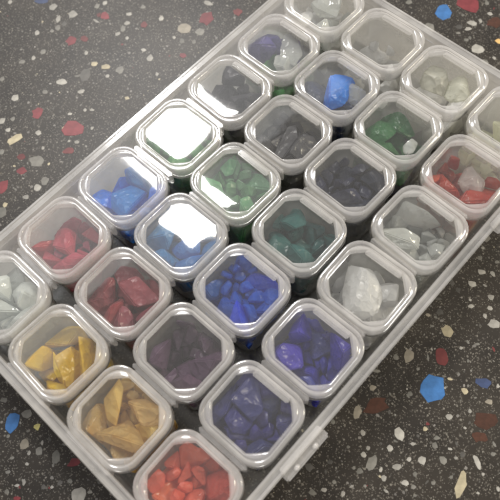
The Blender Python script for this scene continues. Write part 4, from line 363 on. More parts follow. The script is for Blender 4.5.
# box (i, j): i along the long side (0 = lower left), j across (0 = upper left row)
# entries: (colour, count, size, flatness)
# box (i, j): i along the tray from the lower left, j across from the upper left; lumps as (glass, how many, size, flatness)
CONT = {
 (0, 0): [('clear_grey', 17, 0.25, 0.7), ('clear_grey', 26, 0.13, 0.75)],
 (0, 1): [('yellow', 15, 0.29, 0.45), ('yellow', 26, 0.13, 0.75)],
 (0, 2): [('amber', 19, 0.255, 0.55), ('amber', 26, 0.13, 0.75)],
 (0, 3): [('coral', 15, 0.3, 0.45), ('coral', 26, 0.13, 0.75)],
 (1, 0): [('raspberry', 15, 0.26, 0.65), ('raspberry', 26, 0.13, 0.75)],
 (1, 1): [('mauve', 17, 0.25, 0.65), ('mauve', 26, 0.13, 0.75)],
 (1, 2): [('plum', 18, 0.25, 0.65), ('plum', 26, 0.13, 0.75)],
 (1, 3): [('navy', 19, 0.26, 0.6), ('navy', 26, 0.13, 0.75)],
 (2, 0): [('cobalt', 14, 0.28, 0.55), ('cobalt', 26, 0.13, 0.75)],
 (2, 1): [('teal_blue', 17, 0.255, 0.65), ('teal_blue', 26, 0.13, 0.75)],
 (2, 2): [('ultramarine', 18, 0.255, 0.7), ('ultramarine', 26, 0.13, 0.75)],
 (2, 3): [('indigo', 19, 0.26, 0.65), ('indigo', 26, 0.13, 0.75)],
 (3, 0): [('leaf_green', 17, 0.25, 0.7), ('leaf_green', 26, 0.13, 0.75)],
 (3, 1): [('jade', 17, 0.26, 0.65), ('jade', 26, 0.13, 0.75)],
 (3, 2): [('teal', 18, 0.26, 0.65), ('teal', 26, 0.13, 0.75)],
 (3, 3): [('white', 8, 0.25, 0.7), ('white', 12, 0.13, 0.75), ('white', 1, 0.42, 0.55, -0.02, 0.08), ('white', 1, 0.32, 0.7, 0.12, -0.2)],
 (4, 0): [('smoke', 17, 0.255, 0.65), ('smoke', 26, 0.13, 0.75)],
 (4, 1): [('grey', 18, 0.25, 0.65), ('grey', 26, 0.13, 0.75)],
 (4, 2): [('ink', 19, 0.25, 0.7), ('ink', 26, 0.13, 0.75)],
 (4, 3): [('clear', 16, 0.26, 0.6), ('clear', 26, 0.13, 0.75)],
 (5, 0): [('leaf_green', 11, 0.25, 0.7), ('leaf_green', 26, 0.13, 0.75), ('violet', 3, 0.3, 0.8, 0.14, 0.05), ('clear', 2, 0.29, 0.8, -0.04, -0.08)],
 (5, 1): [('night_blue', 15, 0.25, 0.7), ('night_blue', 26, 0.13, 0.75), ('bright_blue', 1, 0.32, 0.65, -0.09, -0.04), ('clear', 1, 0.31, 0.8, 0.08, -0.17)],
 (5, 2): [('night_blue', 6, 0.25, 0.7), ('green', 12, 0.25, 0.7), ('green', 26, 0.13, 0.75), ('clear', 1, 0.25, 0.8, -0.15, -0.15)],
 (5, 3): [('orange', 4, 0.24, 0.7), ('red', 9, 0.26, 0.7), ('red', 26, 0.13, 0.75), ('clear_pink', 1, 0.36, 0.8, 0.05, -0.02), ('red', 3, 0.22, 0.7, -0.1, -0.25)],
 (6, 0): [('pale_yellow', 8, 0.25, 0.7), ('clear', 6, 0.27, 0.7), ('pale_yellow', 26, 0.13, 0.75)],
 (6, 1): [('pale_yellow', 8, 0.24, 0.7), ('pale_yellow', 10, 0.125, 0.75), ('white', 3, 0.15, 0.7)],
 (6, 2): [('pale_yellow', 9, 0.25, 0.7), ('pale_yellow', 10, 0.125, 0.75), ('cream', 2, 0.36, 0.75)],
 (6, 3): [('lemon', 9, 0.25, 0.7), ('lemon', 10, 0.125, 0.75)],
}
def chunk_list():
    out = []
    n = 0
    for k in sorted(CONT):
        for e in CONT[k]:
            c, cnt, s, fl = e[:4]
            for q in range(cnt):
                r = random.Random(1000 + n)
                f = r.uniform(.78, 1.22) * (1.08 if cnt > 10 and s > .2 else 1.0)
                dims = (s*f*r.uniform(1.0, 1.3), s*f*r.uniform(.72, .95), s*f*fl*r.uniform(.8, 1.15))
                out.append((k, c, n, dims))
                n += 1
    return out

# ------------------------------------------------------------------ materials
class NT:
    def __init__(self, name):
        self.m = bpy.data.materials.new(name)
        self.m.use_nodes = True
        self.t = self.m.node_tree
        self.t.nodes.clear()
    def n(self, kind, **kw):
        nd = self.t.nodes.new(kind)
        for k, v in kw.items():
            if k.startswith('i_'):
                key = k[2:]
                key = int(key) if key.isdigit() else key.replace('_', ' ')
                nd.inputs[key].default_value = v
            else:
                setattr(nd, k, v)
        return nd
    def l(self, a, b, ao=0, bi=0):
        self.t.links.new(a.outputs[ao], b.inputs[bi])
    def out(self, sh):
        o = self.n('ShaderNodeOutputMaterial')
        self.l(sh, o)
        return self.m
    def math(self, op, a, b=None):
        nd = self.n('ShaderNodeMath', operation=op)
        for i, v in enumerate((a, b)):
            if v is None: continue
            if isinstance(v, (int, float)): nd.inputs[i].default_value = v
            else: self.t.links.new(v, nd.inputs[i])
        return nd.outputs[0]

def plastic(name, haze, tint, rough, haze_col, bump=0.0, f0=0.045, scratch=0.0):
    """thin moulded polypropylene: mostly see-through, a milky share, a skin reflection"""
    k = NT(name)
    geo = k.n('ShaderNodeNewGeometry')
    tc = k.n('ShaderNodeTexCoord')
    dot = k.n('ShaderNodeVectorMath', operation='DOT_PRODUCT')
    nrm = geo.outputs['Normal']
    bnode = None
    if bump:
        nz = k.n('ShaderNodeTexNoise', i_Scale=260.0, i_Detail=3.0)
        k.t.links.new(tc.outputs['Object'], nz.inputs['Vector'])
        bnode = k.n('ShaderNodeBump', i_Strength=bump, i_Distance=0.0004)
        k.l(nz, bnode, 0, bnode.inputs.find('Height'))
        nrm = bnode.outputs[0]
    k.t.links.new(nrm, dot.inputs[0])
    k.t.links.new(geo.outputs['Incoming'], dot.inputs[1])
    c = k.math('ABSOLUTE', dot.outputs['Value'])
    s = k.math('POWER', k.math('SUBTRACT', 1.0, c), 5.0)
    fr = k.math('ADD', k.math('MULTIPLY', s, 1 - f0), f0)
    tr = k.n('ShaderNodeBsdfTransparent', i_Color=(*tint, 1))
    df = k.n('ShaderNodeBsdfDiffuse', i_Color=(*haze_col, 1))
    tl = k.n('ShaderNodeBsdfTranslucent', i_Color=(*haze_col, 1))
    mk = k.n('ShaderNodeMixShader', i_0=0.5)
    k.l(df, mk, 0, 1); k.l(tl, mk, 0, 2)
    mh = k.n('ShaderNodeMixShader')
    # haze varies a little: moulding flow, finger marks
    n2 = k.n('ShaderNodeTexNoise', i_Scale=55.0, i_Detail=4.0, i_Roughness=0.6)
    k.t.links.new(tc.outputs['Object'], n2.inputs['Vector'])
    hv = k.math('MULTIPLY', k.math('ADD', k.math('MULTIPLY', k.math('POWER', n2.outputs['Fac'], 2.0), 2.0), 0.5), haze)
    k.t.links.new(hv, mh.inputs[0])
    k.l(tr, mh, 0, 1); k.l(mk, mh, 0, 2)
    gl = k.n('ShaderNodeBsdfGlossy', i_Roughness=rough, i_Color=(1, 1, 1, 1))
    if bnode: k.l(bnode, gl, 0, gl.inputs.find('Normal'))
    mg = k.n('ShaderNodeMixShader')
    k.t.links.new(fr, mg.inputs[0])
    k.l(mh, mg, 0, 1); k.l(gl, mg, 0, 2)
    return k.out(mg)

M = {}
M['window'] = plastic('clear_lid_plastic', 0.03, (0.97, 0.97, 0.96), 0.03, (0.75, 0.73, 0.70), bump=0.0)
M['frame'] = plastic('frosted_lid_plastic', 0.33, (0.985, 0.985, 0.98), 0.11, (0.96, 0.94, 0.93), bump=0.04, f0=0.06)
M['latch'] = plastic('clear_latch_plastic', 0.24, (0.985, 0.985, 0.98), 0.10, (0.96, 0.94, 0.93), bump=0.04, f0=0.06)
M['body'] = plastic('clear_box_plastic', 0.11, (0.98, 0.98, 0.97), 0.08, (0.90, 0.89, 0.85), bump=0.05)
M['tray'] = plastic('clear_tray_plastic', 0.30, (0.98, 0.975, 0.97), 0.11, (0.95, 0.935, 0.92), bump=0.05, f0=0.06)
M['tray_floor'] = plastic('clear_tray_floor_plastic', 0.06, (0.95, 0.95, 0.93), 0.12, (0.7, 0.69, 0.65))

def glass(name, col, trans, rough=0.22, var=0.35, ior=1.5, sub=0.0):
    """broken coloured glass: cloudy, uneven, with bruised edges"""
    k = NT(name)
    tc = k.n('ShaderNodeTexCoord')
    oi = k.n('ShaderNodeObjectInfo')
    nz = k.n('ShaderNodeTexNoise', noise_dimensions='4D', i_Scale=130.0, i_Detail=5.0, i_Roughness=0.65)
    k.t.links.new(tc.outputs['Object'], nz.inputs['Vector'])
    k.t.links.new(k.math('MULTIPLY', oi.outputs['Random'], 40.0), nz.inputs['W'])
    hs = k.n('ShaderNodeHueSaturation', i_Color=(*col, 1))
    v = k.math('ADD', k.math('MULTIPLY', nz.outputs['Fac'], 2 * var), 1 - var)
    v2 = k.math('MULTIPLY', v, k.math('ADD', k.math('MULTIPLY', oi.outputs['Random'], 0.5), 0.78))
    k.t.links.new(v2, hs.inputs['Value'])
    k.t.links.new(k.math('ADD', 0.487, k.math('MULTIPLY', oi.outputs['Random'], 0.026)), hs.inputs['Hue'])
    p = k.n('ShaderNodeBsdfPrincipled', i_Roughness=rough, i_IOR=ior)
    p.inputs['Specular IOR Level'].default_value = 0.38
    cl = k.n('ShaderNodeTexNoise', noise_dimensions='4D', i_Scale=210.0, i_Detail=6.0, i_Roughness=0.7, i_Distortion=1.2)
    k.t.links.new(tc.outputs['Object'], cl.inputs['Vector'])
    k.t.links.new(k.math('MULTIPLY', oi.outputs['Random'], 63.0), cl.inputs['W'])
    cr = k.n('ShaderNodeMapRange', i_From_Min=0.50, i_From_Max=0.78, i_To_Min=0.0, i_To_Max=0.7)
    k.l(cl, cr, 0, 0)
    mxc = k.n('ShaderNodeMix', data_type='RGBA')
    k.l(cr, mxc, 0, 0)
    k.l(hs, mxc, 0, 6)
    pale = [min(1.0, .16 + .9 * q) for q in col]
    mxc.inputs[7].default_value = (*pale, 1)
    k.l(mxc, p, 2, p.inputs.find('Base Color'))
    p.inputs['Transmission Weight'].default_value = trans
    rr = k.math('ADD', k.math('MULTIPLY', nz.outputs['Fac'], 0.25), rough - 0.1)
    k.t.links.new(rr, p.inputs['Roughness'])
    mu = k.n('ShaderNodeTexNoise', i_Scale=420.0, i_Detail=3.0)
    k.t.links.new(tc.outputs['Object'], mu.inputs['Vector'])
    ml = k.n('ShaderNodeTexNoise', noise_dimensions='4D', i_Scale=190.0, i_Detail=2.0, i_Distortion=0.8)
    k.t.links.new(tc.outputs['Object'], ml.inputs['Vector'])
    k.t.links.new(k.math('MULTIPLY', oi.outputs['Random'], 90.0), ml.inputs['W'])
    vo = k.n('ShaderNodeTexVoronoi', voronoi_dimensions='4D', i_Scale=330.0, i_Randomness=1.0)
    wv = k.n('ShaderNodeVectorMath', operation='MULTIPLY_ADD')
    k.l(ml, wv, 1, 0)
    wv.inputs[1].default_value = (.003, .003, .003)
    k.t.links.new(tc.outputs['Object'], wv.inputs[2])
    k.t.links.new(wv.outputs[0], vo.inputs['Vector'])
    k.t.links.new(k.math('MULTIPLY', oi.outputs['Random'], 300.0), vo.inputs['W'])
    hb = k.math('ADD', k.math('ADD', k.math('MULTIPLY', mu.outputs['Fac'], 0.25), k.math('MULTIPLY', ml.outputs['Fac'], 0.8)), k.math('MULTIPLY', vo.outputs['Distance'], 1.3))
    bp = k.n('ShaderNodeBump', i_Strength=0.5 if trans < 0.55 else 0.4, i_Distance=0.0017)
    k.t.links.new(hb, bp.inputs['Height'])
    p.inputs['Subsurface Weight'].default_value = sub
    p.inputs['Subsurface Radius'].default_value = (max(col[0], .1), max(col[1], .1), max(col[2], .1))
    p.inputs['Subsurface Scale'].default_value = 0.003
    k.l(bp, p, 0, p.inputs.find('Normal'))
    tl = k.n('ShaderNodeBsdfTranslucent')
    k.l(mxc, tl, 2, 0)
    k.l(bp, tl, 0, tl.inputs.find('Normal'))
    ms = k.n('ShaderNodeMixShader', i_0=0.38 if trans < 0.55 else 0.18)
    k.l(p, ms, 0, 1); k.l(tl, ms, 0, 2)
    return k.out(ms)

GL = {
 'raspberry': ((.50, .05, .095), .25), 'cobalt': ((.025, .27, .88), .3), 'leaf_green': ((.05, .32, .07), .3),
 'smoke': ((.075, .07, .09), .3), 'violet': ((.12, .09, .36), .25), 'yellow': ((.98, .565, .028), .2),
 'mauve': ((.38, .09, .12), .3), 'teal_blue': ((.035, .23, .56), .3), 'jade': ((.12, .36, .15), .35),
 'grey': ((.125, .125, .14), .35), 'night_blue': ((.03, .045, .11), .25), 'bright_blue': ((.02, .25, .92), .2),
 'amber': ((.82, .58, .22), .4), 'plum': ((.17, .09, .17), .3), 'ultramarine': ((.025, .115, .62), .25),
 'teal': ((.05, .21, .21), .35), 'ink': ((.036, .042, .085), .25), 'green': ((.04, .22, .075), .3),
 'coral': ((.68, .13, .075), .25), 'navy': ((.055, .06, .25), .25), 'indigo': ((.06, .06, .46), .25),
 'white': ((.95, .97, .91), .25), 'cream': ((.96, .91, .68), .2), 'pale_yellow': ((.97, .95, .84), .25),
 'orange': ((.80, .30, .04), .3), 'red': ((.58, .10, .04), .3), 'clear': ((.96, .985, .97), .72),
 'clear_grey': ((.78, .82, .80), .6), 'clear_pink': ((.95, .88, .84), .6), 'lemon': ((.93, .88, .64), .3),
}
for g_, (c_, t_) in GL.items():
    if t_ < .5:
        t_ = min(.5, t_ + .17)
        c_ = tuple(min(.92, q * 1.2) for q in c_)
    M[g_] = glass(g_ + '_glass', c_, t_, rough=0.11 if g_ in ('clear', 'clear_pink', 'clear_grey') else 0.28, sub=0.0)

def worktop_material():
    k = NT('dark_terrazzo')
    tc = k.n('ShaderNodeTexCoord')
    base = k.n('ShaderNodeTexNoise', i_Scale=38.0, i_Detail=6.0, i_Roughness=0.65)
    k.t.links.new(tc.outputs['Object'], base.inputs['Vector'])
    ramp = k.n('ShaderNodeValToRGB')
    ramp.color_ramp.elements[0].position = 0.3
    ramp.color_ramp.elements[0].color = (0.011, 0.009, 0.007, 1)
    ramp.color_ramp.elements[1].position = 0.75
    ramp.color_ramp.elements[1].color = (0.034, 0.028, 0.0215, 1)
    k.l(base, ramp, 0, 0)
    col = ramp.outputs[0]
    for scale, thr, rad, tints in ((2300.0, 0.45, 0.55, ((.075, .066, .054), (.19, .175, .15))),
                                   (1200.0, 0.66, 0.46, ((.09, .08, .068), (.25, .235, .20))),
                                   (560.0, 0.84, 0.34, ((.09, .085, .08), (.34, .32, .29)))):
        vo = k.n('ShaderNodeTexVoronoi', i_Scale=scale, i_Randomness=1.0)
        wz = k.n('ShaderNodeTexNoise', i_Scale=scale * 1.3, i_Detail=2.0)
        k.t.links.new(tc.outputs['Object'], wz.inputs['Vector'])
        wv = k.n('ShaderNodeVectorMath', operation='SCALE')
        k.l(wz, wv, 1, 0)
        wv.inputs['Scale'].default_value = 0.6 / scale
        wa = k.n('ShaderNodeVectorMath', operation='ADD')
        k.t.links.new(tc.outputs['Object'], wa.inputs[0]); k.t.links.new(wv.outputs[0], wa.inputs[1])
        k.t.links.new(wa.outputs[0], vo.inputs['Vector'])
        sep = k.n('ShaderNodeSeparateColor')
        k.t.links.new(vo.outputs['Color'], sep.inputs[0])
        on = k.math('GREATER_THAN', sep.outputs[0], thr)
        rr = k.math('MULTIPLY', sep.outputs[1], rad)
        inside = k.math('LESS_THAN', vo.outputs['Distance'], rr)
        mix = k.n('ShaderNodeMix', data_type='RGBA')
        k.t.links.new(k.math('MULTIPLY', k.math('MULTIPLY', on, inside), 0.85), mix.inputs[0])
        tint = k.n('ShaderNodeMix', data_type='RGBA')
        k.t.links.new(sep.outputs[2], tint.inputs[0])
        tint.inputs[6].default_value = (*tints[0], 1); tint.inputs[7].default_value = (*tints[1], 1)
        k.t.links.new(col, mix.inputs[6]); k.t.links.new(tint.outputs[2], mix.inputs[7])
        col = mix.outputs[2]
    p = k.n('ShaderNodeBsdfPrincipled', i_Roughness=0.36)
    p.inputs['Specular IOR Level'].default_value = 0.27
    k.t.links.new(col, p.inputs['Base Color'])
    rz = k.n('ShaderNodeTexNoise', i_Scale=20.0, i_Detail=5.0)
    k.t.links.new(tc.outputs['Object'], rz.inputs['Vector'])
    k.t.links.new(k.math('ADD', k.math('MULTIPLY', rz.outputs['Fac'], 0.14), ROUGH0), p.inputs['Roughness'])
    return k.out(p)

ROUGH0 = 0.35
def chip_mat(name, col, var=0.3, scale=220.0):
    k = NT(name)
    tc = k.n('ShaderNodeTexCoord')
    nz = k.n('ShaderNodeTexNoise', i_Scale=scale, i_Detail=5.0, i_Roughness=0.7)
    k.t.links.new(tc.outputs['Object'], nz.inputs['Vector'])
    oi = k.n('ShaderNodeObjectInfo')
    hs = k.n('ShaderNodeHueSaturation', i_Color=(*col, 1))
    v = k.math('MULTIPLY', k.math('ADD', k.math('MULTIPLY', nz.outputs['Fac'], 2 * var), 1 - var),
               k.math('ADD', k.math('MULTIPLY', oi.outputs['Random'], 0.4), 0.8))
    k.t.links.new(v, hs.inputs['Value'])
    p = k.n('ShaderNodeBsdfPrincipled', i_Roughness=ROUGH0 + 0.07)
    p.inputs['Specular IOR Level'].default_value = 0.27
    k.l(hs, p, 0, 0)
    return k.out(p)

M['worktop'] = worktop_material()
CHIPCOL = [(.27, .26, .235), (.14, .135, .12), (.07, .066, .06), (.20, .18, .145), (.33, .29, .20), (.14, .026, .031),
           (.11, .024, .024), (.035, .12, .30), (.03, .045, .10), (.42, .38, .15), (.055, .022, .013), (.62, .40, .16)]
CHIPNAME = ['white_stone', 'grey_stone', 'dark_stone', 'beige_stone', 'cream_stone', 'red_glass_chip', 'dark_red_glass_chip',
            'blue_glass_chip', 'dark_blue_glass_chip', 'yellow_stone', 'rust_brown_stone', 'orange_stone']
for i_, c_ in enumerate(CHIPCOL):
    M['chip%d' % i_] = chip_mat(CHIPNAME[i_], c_, var=0.8 if i_ == 10 else 0.7, scale=600.0 if i_ == 10 else 260.0)

# ------------------------------------------------------------------ mesh helpers (lengths in pitches, scaled by P on the way out)
def obj(name, bm, mat, parent=None, smooth=35.0, loc=(0, 0, 0), scale=P):
    me = bpy.data.meshes.new(name)
    if scale != 1: bmesh.ops.scale(bm, vec=(scale,) * 3, verts=bm.verts)
    bm.to_mesh(me); bm.free()
    me.materials.append(mat)
    if smooth:
        me.polygons.foreach_set('use_smooth', [True] * len(me.polygons))
        me.set_sharp_from_angle(angle=math.radians(smooth))
    o = bpy.data.objects.new(name, me)
    COL.objects.link(o)
    o.location = Vector(loc) * P
    if parent: o.parent = parent
    return o

def thing(name, label, cat, loc=(0, 0, 0), group=None):
    o = bpy.data.objects.new(name, None)
    COL.objects.link(o)
    o.empty_display_size = 0.01
    o.location = Vector(loc) * P
    tag(o, label, cat, group)
    return o

def tag(o, label=None, cat=None, group=None):
    if label: o['label'] = label
    if cat: o['category'] = cat
    if group: o['group'] = group

def rrect(hx, hy, r, n=7, straight=0.0):
    """rounded rectangle; straight=1 turns the corner arcs into chamfers"""
    pts = []
    for cx, cy, a0 in ((hx - r, hy - r, 0), (-hx + r, hy - r, 90), (-hx + r, -hy + r, 180), (hx - r, -hy + r, 270)):
        e0 = Vector((cx + r * math.cos(math.radians(a0)), cy + r * math.sin(math.radians(a0))))
        e1 = Vector((cx + r * math.cos(math.radians(a0 + 90)), cy + r * math.sin(math.radians(a0 + 90))))
        for q in range(n):
            t = q / (n - 1)
            a = math.radians(a0 + 90 * t)
            arc = Vector((cx + r * math.cos(a), cy + r * math.sin(a)))
            pts.append(arc.lerp(e0.lerp(e1, t), straight))
    return pts

def loft(bm, loops, closed=False, cap0=False, cap1=False):
    rings = [[bm.verts.new((p[0], p[1], z)) for p in pts] for pts, z in loops]
    n = len(rings[0])
    pairs = list(zip(rings[:-1], rings[1:])) + ([(rings[-1], rings[0])] if closed else [])
    for a, b in pairs:
        for i in range(n):
            bm.faces.new((a[i], a[(i + 1) % n], b[(i + 1) % n], b[i]))
    if cap0: bm.faces.new(list(reversed(rings[0])))
    if cap1: bm.faces.new(rings[-1])
    bmesh.ops.recalc_face_normals(bm, faces=bm.faces)
    return bm

def block(bm, x0, x1, y0, y1, z0, z1, bev=0.012, seg=2):
    r = bmesh.ops.create_cube(bm, size=1)
    for v in r['verts']:
        v.co = Vector(((x0 + x1) / 2 + v.co.x * (x1 - x0), (y0 + y1) / 2 + v.co.y * (y1 - y0), (z0 + z1) / 2 + v.co.z * (z1 - z0)))
    es = list({e for v in r['verts'] for e in v.link_edges})
    if bev: bmesh.ops.bevel(bm, geom=es, offset=bev, segments=seg, affect='EDGES', clamp_overlap=True)
    return bm

# ------------------------------------------------------------------ worktop
bm = bmesh.new()
block(bm, -16, 16, -14, 18, -1.6, 0.0, 0)
top = obj('worktop', bm, M['worktop'], smooth=0)
top['kind'] = 'structure'
top['label'] = 'dark polished worktop speckled with stone chips and coloured glass'

def chip_outline(rng, rx, ry, n, rough=0.22):
    ph = rng.uniform(0, 6.28)
    out = []
    for q in range(n):
        a = ph + 2 * math.pi * (q + rng.uniform(-0.32, 0.32)) / n
        f = 1 + rng.uniform(-rough, rough)
        out.append((rx * f * math.cos(a), ry * f * math.sin(a)))
    return out

def chip_bm(bm, cx, cy, pts, ang, h, low=-0.004):
    ca, sa = math.cos(ang), math.sin(ang)
    w = [(cx + x * ca - y * sa, cy + x * sa + y * ca) for x, y in pts]
    t = [bm.verts.new((x, y, h)) for x, y in w]
    b = [bm.verts.new((cx + (x - cx) * 1.05, cy + (y - cy) * 1.05, low)) for x, y in w]
    n = len(w)
    try:
        f = bm.faces.new(t)
    except ValueError:
        return
    for i in range(n):
        bm.faces.new((b[i], b[(i + 1) % n], t[(i + 1) % n], t[i]))

rng = random.Random(5)
for k_, (cx, cy, rx, ry, ang, ci) in enumerate(CHIPS):
    bm = bmesh.new()
    big = max(rx, ry) > 0.07
    chip_bm(bm, 0, 0, chip_outline(rng, rx, ry, 11 if big else 7, 0.2 if ci < 5 else 0.24), ang, 0.0016 + 0.00002 * (k_ % 50))
    bmesh.ops.recalc_face_normals(bm, faces=bm.faces)
    nm = 'glass_chip' if ci in (5, 6, 7, 8) else 'stone_chip'
    o = obj(nm, bm, M['chip%d' % ci], top, smooth=0, loc=(cx, cy, 0))

# the countless small chips of the same mix
bms = {c: bmesh.new() for c in (0, 1, 2, 4, 6)}
for q in range(13000):
    x, y = rng.uniform(-7.5, 8.5), rng.uniform(-7.0, 8.5)
    s = 0.0045 + 0.02 * rng.random() ** 4.5
    c = rng.choices((0, 1, 2, 4, 6), (1.0, 5, 8, .5, 0.5))[0]
    chip_bm(bms[c], x, y, chip_outline(rng, s * rng.uniform(0.9, 1.6), s * rng.uniform(0.6, 1.0), 6, 0.25), rng.uniform(0, 3.14), 0.0004 + 0.00000007 * q)
for c, b in bms.items():
    bmesh.ops.recalc_face_normals(b, faces=b.faces)
    o = obj('small_stone_chips' if c != 6 else 'small_red_chips', b, M['chip%d' % c], top, smooth=0)
    o['kind'] = 'stuff'

# ------------------------------------------------------------------ tray
tray = thing('storage_tray', 'shallow clear plastic tray with two latch tabs holding all the lidded boxes', 'tray')
ZR = TOP - 0.035
def rr(d, r=0.20):          # outline inset by d from the rim's outer edge
    return rrect(3.615 - d, 2.275 - d, max(0.05, r - d), 8)
bm = bmesh.new()
loft(bm, [(rr(.085), 0.0), (rr(.075), 0.006), (rr(.06), 0.35), (rr(.050), ZR - 0.10), (rr(.012), ZR - 0.085), (rr(.0), ZR - 0.07), (rr(.0), ZR - 0.02), (rr(.012), ZR),
          (rr(.038), ZR), (rr(.046), ZR - 0.012), (rr(.085), ZR - 0.012), (rr(.095), ZR - 0.002), (rr(.118), ZR - 0.002), (rr(.128), ZR - 0.02),
          (rr(.130), ZR - 0.10), (rr(.095), ZR - 0.13), (rr(.105), 0.35), (rr(.120), 0.025), (rr(.120), 0.0)], closed=True)
obj('tray_wall', bm, M['tray'], tray)
bm = bmesh.new()
loft(bm, [(rr(.1195), 0.001), (rr(.1195), 0.022)], cap0=True, cap1=True)
obj('tray_floor', bm, M['tray_floor'], tray)
for tx in (-1.935, 1.935):
    bm = bmesh.new()
    block(bm, tx - .335, tx + .335, -2.36, -2.255, ZR - 0.12, ZR - 0.075, 0.02, 3)
    block(bm, tx - .315, tx + .315, -2.272, -2.20, ZR - 0.09, ZR + 0.006, 0.012, 2)
    tab = obj('latch_tab', bm, M['latch'], tray)
    for q in (-.16, .14):
        bm = bmesh.new()
        bmesh.ops.create_uvsphere(bm, u_segments=14, v_segments=8, radius=0.034)
        bmesh.ops.scale(bm, vec=(1.2, 0.9, 0.8), verts=bm.verts)
        obj('bump', bm, M['frame'], tab, smooth=60, loc=(tx + q, -2.325, ZR - 0.072))

# ------------------------------------------------------------------ the little boxes
LHX, LHY, LR = 0.470, 0.503, 0.255
def lr(d, straight=0.0, grow=.85):
    return rrect(LHX - d, LHY - d, max(0.06, LR - d * grow), 9, straight)

def body_bm():
    bm = bmesh.new()
    o0, o1 = (0.402, 0.432), (0.417, 0.447)
    loft(bm, [(rrect(o0[0] - .02, o0[1] - .02, .17, 7), 0.0), (rrect(*o0, .19, 7), 0.025), (rrect(*o1, .21, 7), 0.90),
              (rrect(o1[0] - .006, o1[1] - .006, .20, 7), 0.925), (rrect(o1[0] - .014, o1[1] - .014, .20, 7), 0.915),
              (rrect(o1[0] - .016, o1[1] - .016, .195, 7), 0.88), (rrect(o0[0] - .014, o0[1] - .014, .175, 7), 0.045), (rrect(o0[0] - .035, o0[1] - .035, .16, 7), 0.025)],
         cap0=True, cap1=True)
    return bm

def frame_bm():
    bm = bmesh.new()
    loft(bm, [(lr(.008), .80), (lr(.0), .808), (lr(.0), .965), (lr(.003), .985), (lr(.011), .996), (lr(.017), .999), (lr(.050), .999), (lr(.054), .995), (lr(.056), .980),
              (lr(.062, .1), .980), (lr(.064, .2), .994), (lr(.068, .3), .998), (lr(.080, .7), .998), (lr(.084, .8), .994), (lr(.088, .8), .975), (lr(.095, .85), .957), (lr(.100, .85), .952),
              (lr(.100, .85), .934), (lr(.075, .1), .930), (lr(.044), .915), (lr(.044), .80)], closed=True)
    return bm

def window_bm(seed, bow):
    """slightly sprung clear panel"""
    r = random.Random(seed)
    a, b, c, d = (r.uniform(-1, 1) for _ in range(4))
    bm = bmesh.new()
    steps = [0.0, 0.25, 0.5, 0.72, 0.88, 1.0]
    outer = lr(.0965, .85)
    def zz(x, y, f):
        u, v = x / .35, y / .38
        edge = 1 - f ** 4
        return edge * bow * (a * u * u + b * v * v + c * u * v + .5 * d * u * v * v + .6)
    rings = []
    for side in (0, 1):
        rs = []
        for f in steps[1:]:
            rs.append([bm.verts.new((x * f, y * f, .954 - .016 * side + zz(x * f, y * f, f))) for x, y in outer])
        rings.append(rs)
    n = len(outer)
    for side, rs in enumerate(rings):
        ctr = bm.verts.new((0, 0, .954 - .016 * side + zz(0, 0, 0)))
        for i in range(n):
            bm.faces.new((ctr, rs[0][i], rs[0][(i + 1) % n]))
        for p_, q_ in zip(rs[:-1], rs[1:]):
            for i in range(n):
                bm.faces.new((p_[i], q_[i], q_[(i + 1) % n], p_[(i + 1) % n]))
    for i in range(n):
        bm.faces.new((rings[0][-1][i], rings[1][-1][i], rings[1][-1][(i + 1) % n], rings[0][-1][(i + 1) % n]))
    bmesh.ops.recalc_face_normals(bm, faces=bm.faces)
    return bm

def latch_bm():
    bm = bmesh.new()
    block(bm, -.522, -.462, -.345, .335, .72, .945, .016, 2)
    block(bm, -.536, -.510, -.31, .30, .74, .83, .010, 2)
    return bm

def notch_bm():
    bm = bmesh.new()
    block(bm, .312, .396, -.24, .27, .940, .990, .014, 2)
    return bm

def hinge_bm():
    bm = bmesh.new()
    for y0, y1 in ((-.30, -.12), (-.07, .12), (.17, .32)):
        block(bm, .405, .488, y0, y1, .72, .79, .015, 2)
    return bm

DESC = {
 (0, 0): 'cloudy clear grey glass lumps', (1, 0): 'raspberry red glass lumps', (2, 0): 'bright cobalt blue glass lumps', (3, 0): 'leaf green glass under a white lamp reflection',
 (4, 0): 'smoky grey glass, beside the box of violet and clear lumps', (5, 0): 'two violet and two clear lumps over green ones', (6, 0): 'pale yellow and clear lumps at the far corner of the tray',
 (0, 1): 'bright yellow glass lumps', (1, 1): 'dull mauve red glass lumps', (2, 1): 'teal blue glass and a white reflection over half its lid', (3, 1): 'jade green glass, white reflection along one lid edge',
 (4, 1): 'mid grey glass between the jade green and night blue boxes', (5, 1): 'one bright blue and one clear lump on dark ones', (6, 1): 'only two tiny white bits over a few pale scraps',
 (0, 2): 'amber gold glass lumps', (1, 2): 'dark plum purple glass lumps', (2, 2): 'ultramarine blue glass lumps', (3, 2): 'dark teal green glass lumps',
 (4, 2): 'blue-black glass between the teal and mixed green boxes', (5, 2): 'green lumps, dark ones and one small clear lump', (6, 2): 'two cream coloured stones',
 (0, 3): 'coral red glass lumps', (1, 3): 'navy glass, beside the latch tab of the tray', (2, 3): 'deep indigo violet glass lumps', (3, 3): 'one big and several small frosted white lumps',
 (4, 3): 'clear colourless broken glass', (5, 3): 'red lumps, orange bits and one pinkish clear lump', (6, 3): 'a few pale lemon lumps at the tray corner',
}
BOXNOTCH = {(3, 1), (4, 0), (5, 0), (6, 0), (3, 2), (4, 1), (4, 2), (5, 1), (5, 2), (6, 1), (6, 2), (1, 3), (2, 3), (3, 3), (4, 3), (5, 3), (6, 3), (2, 2)}
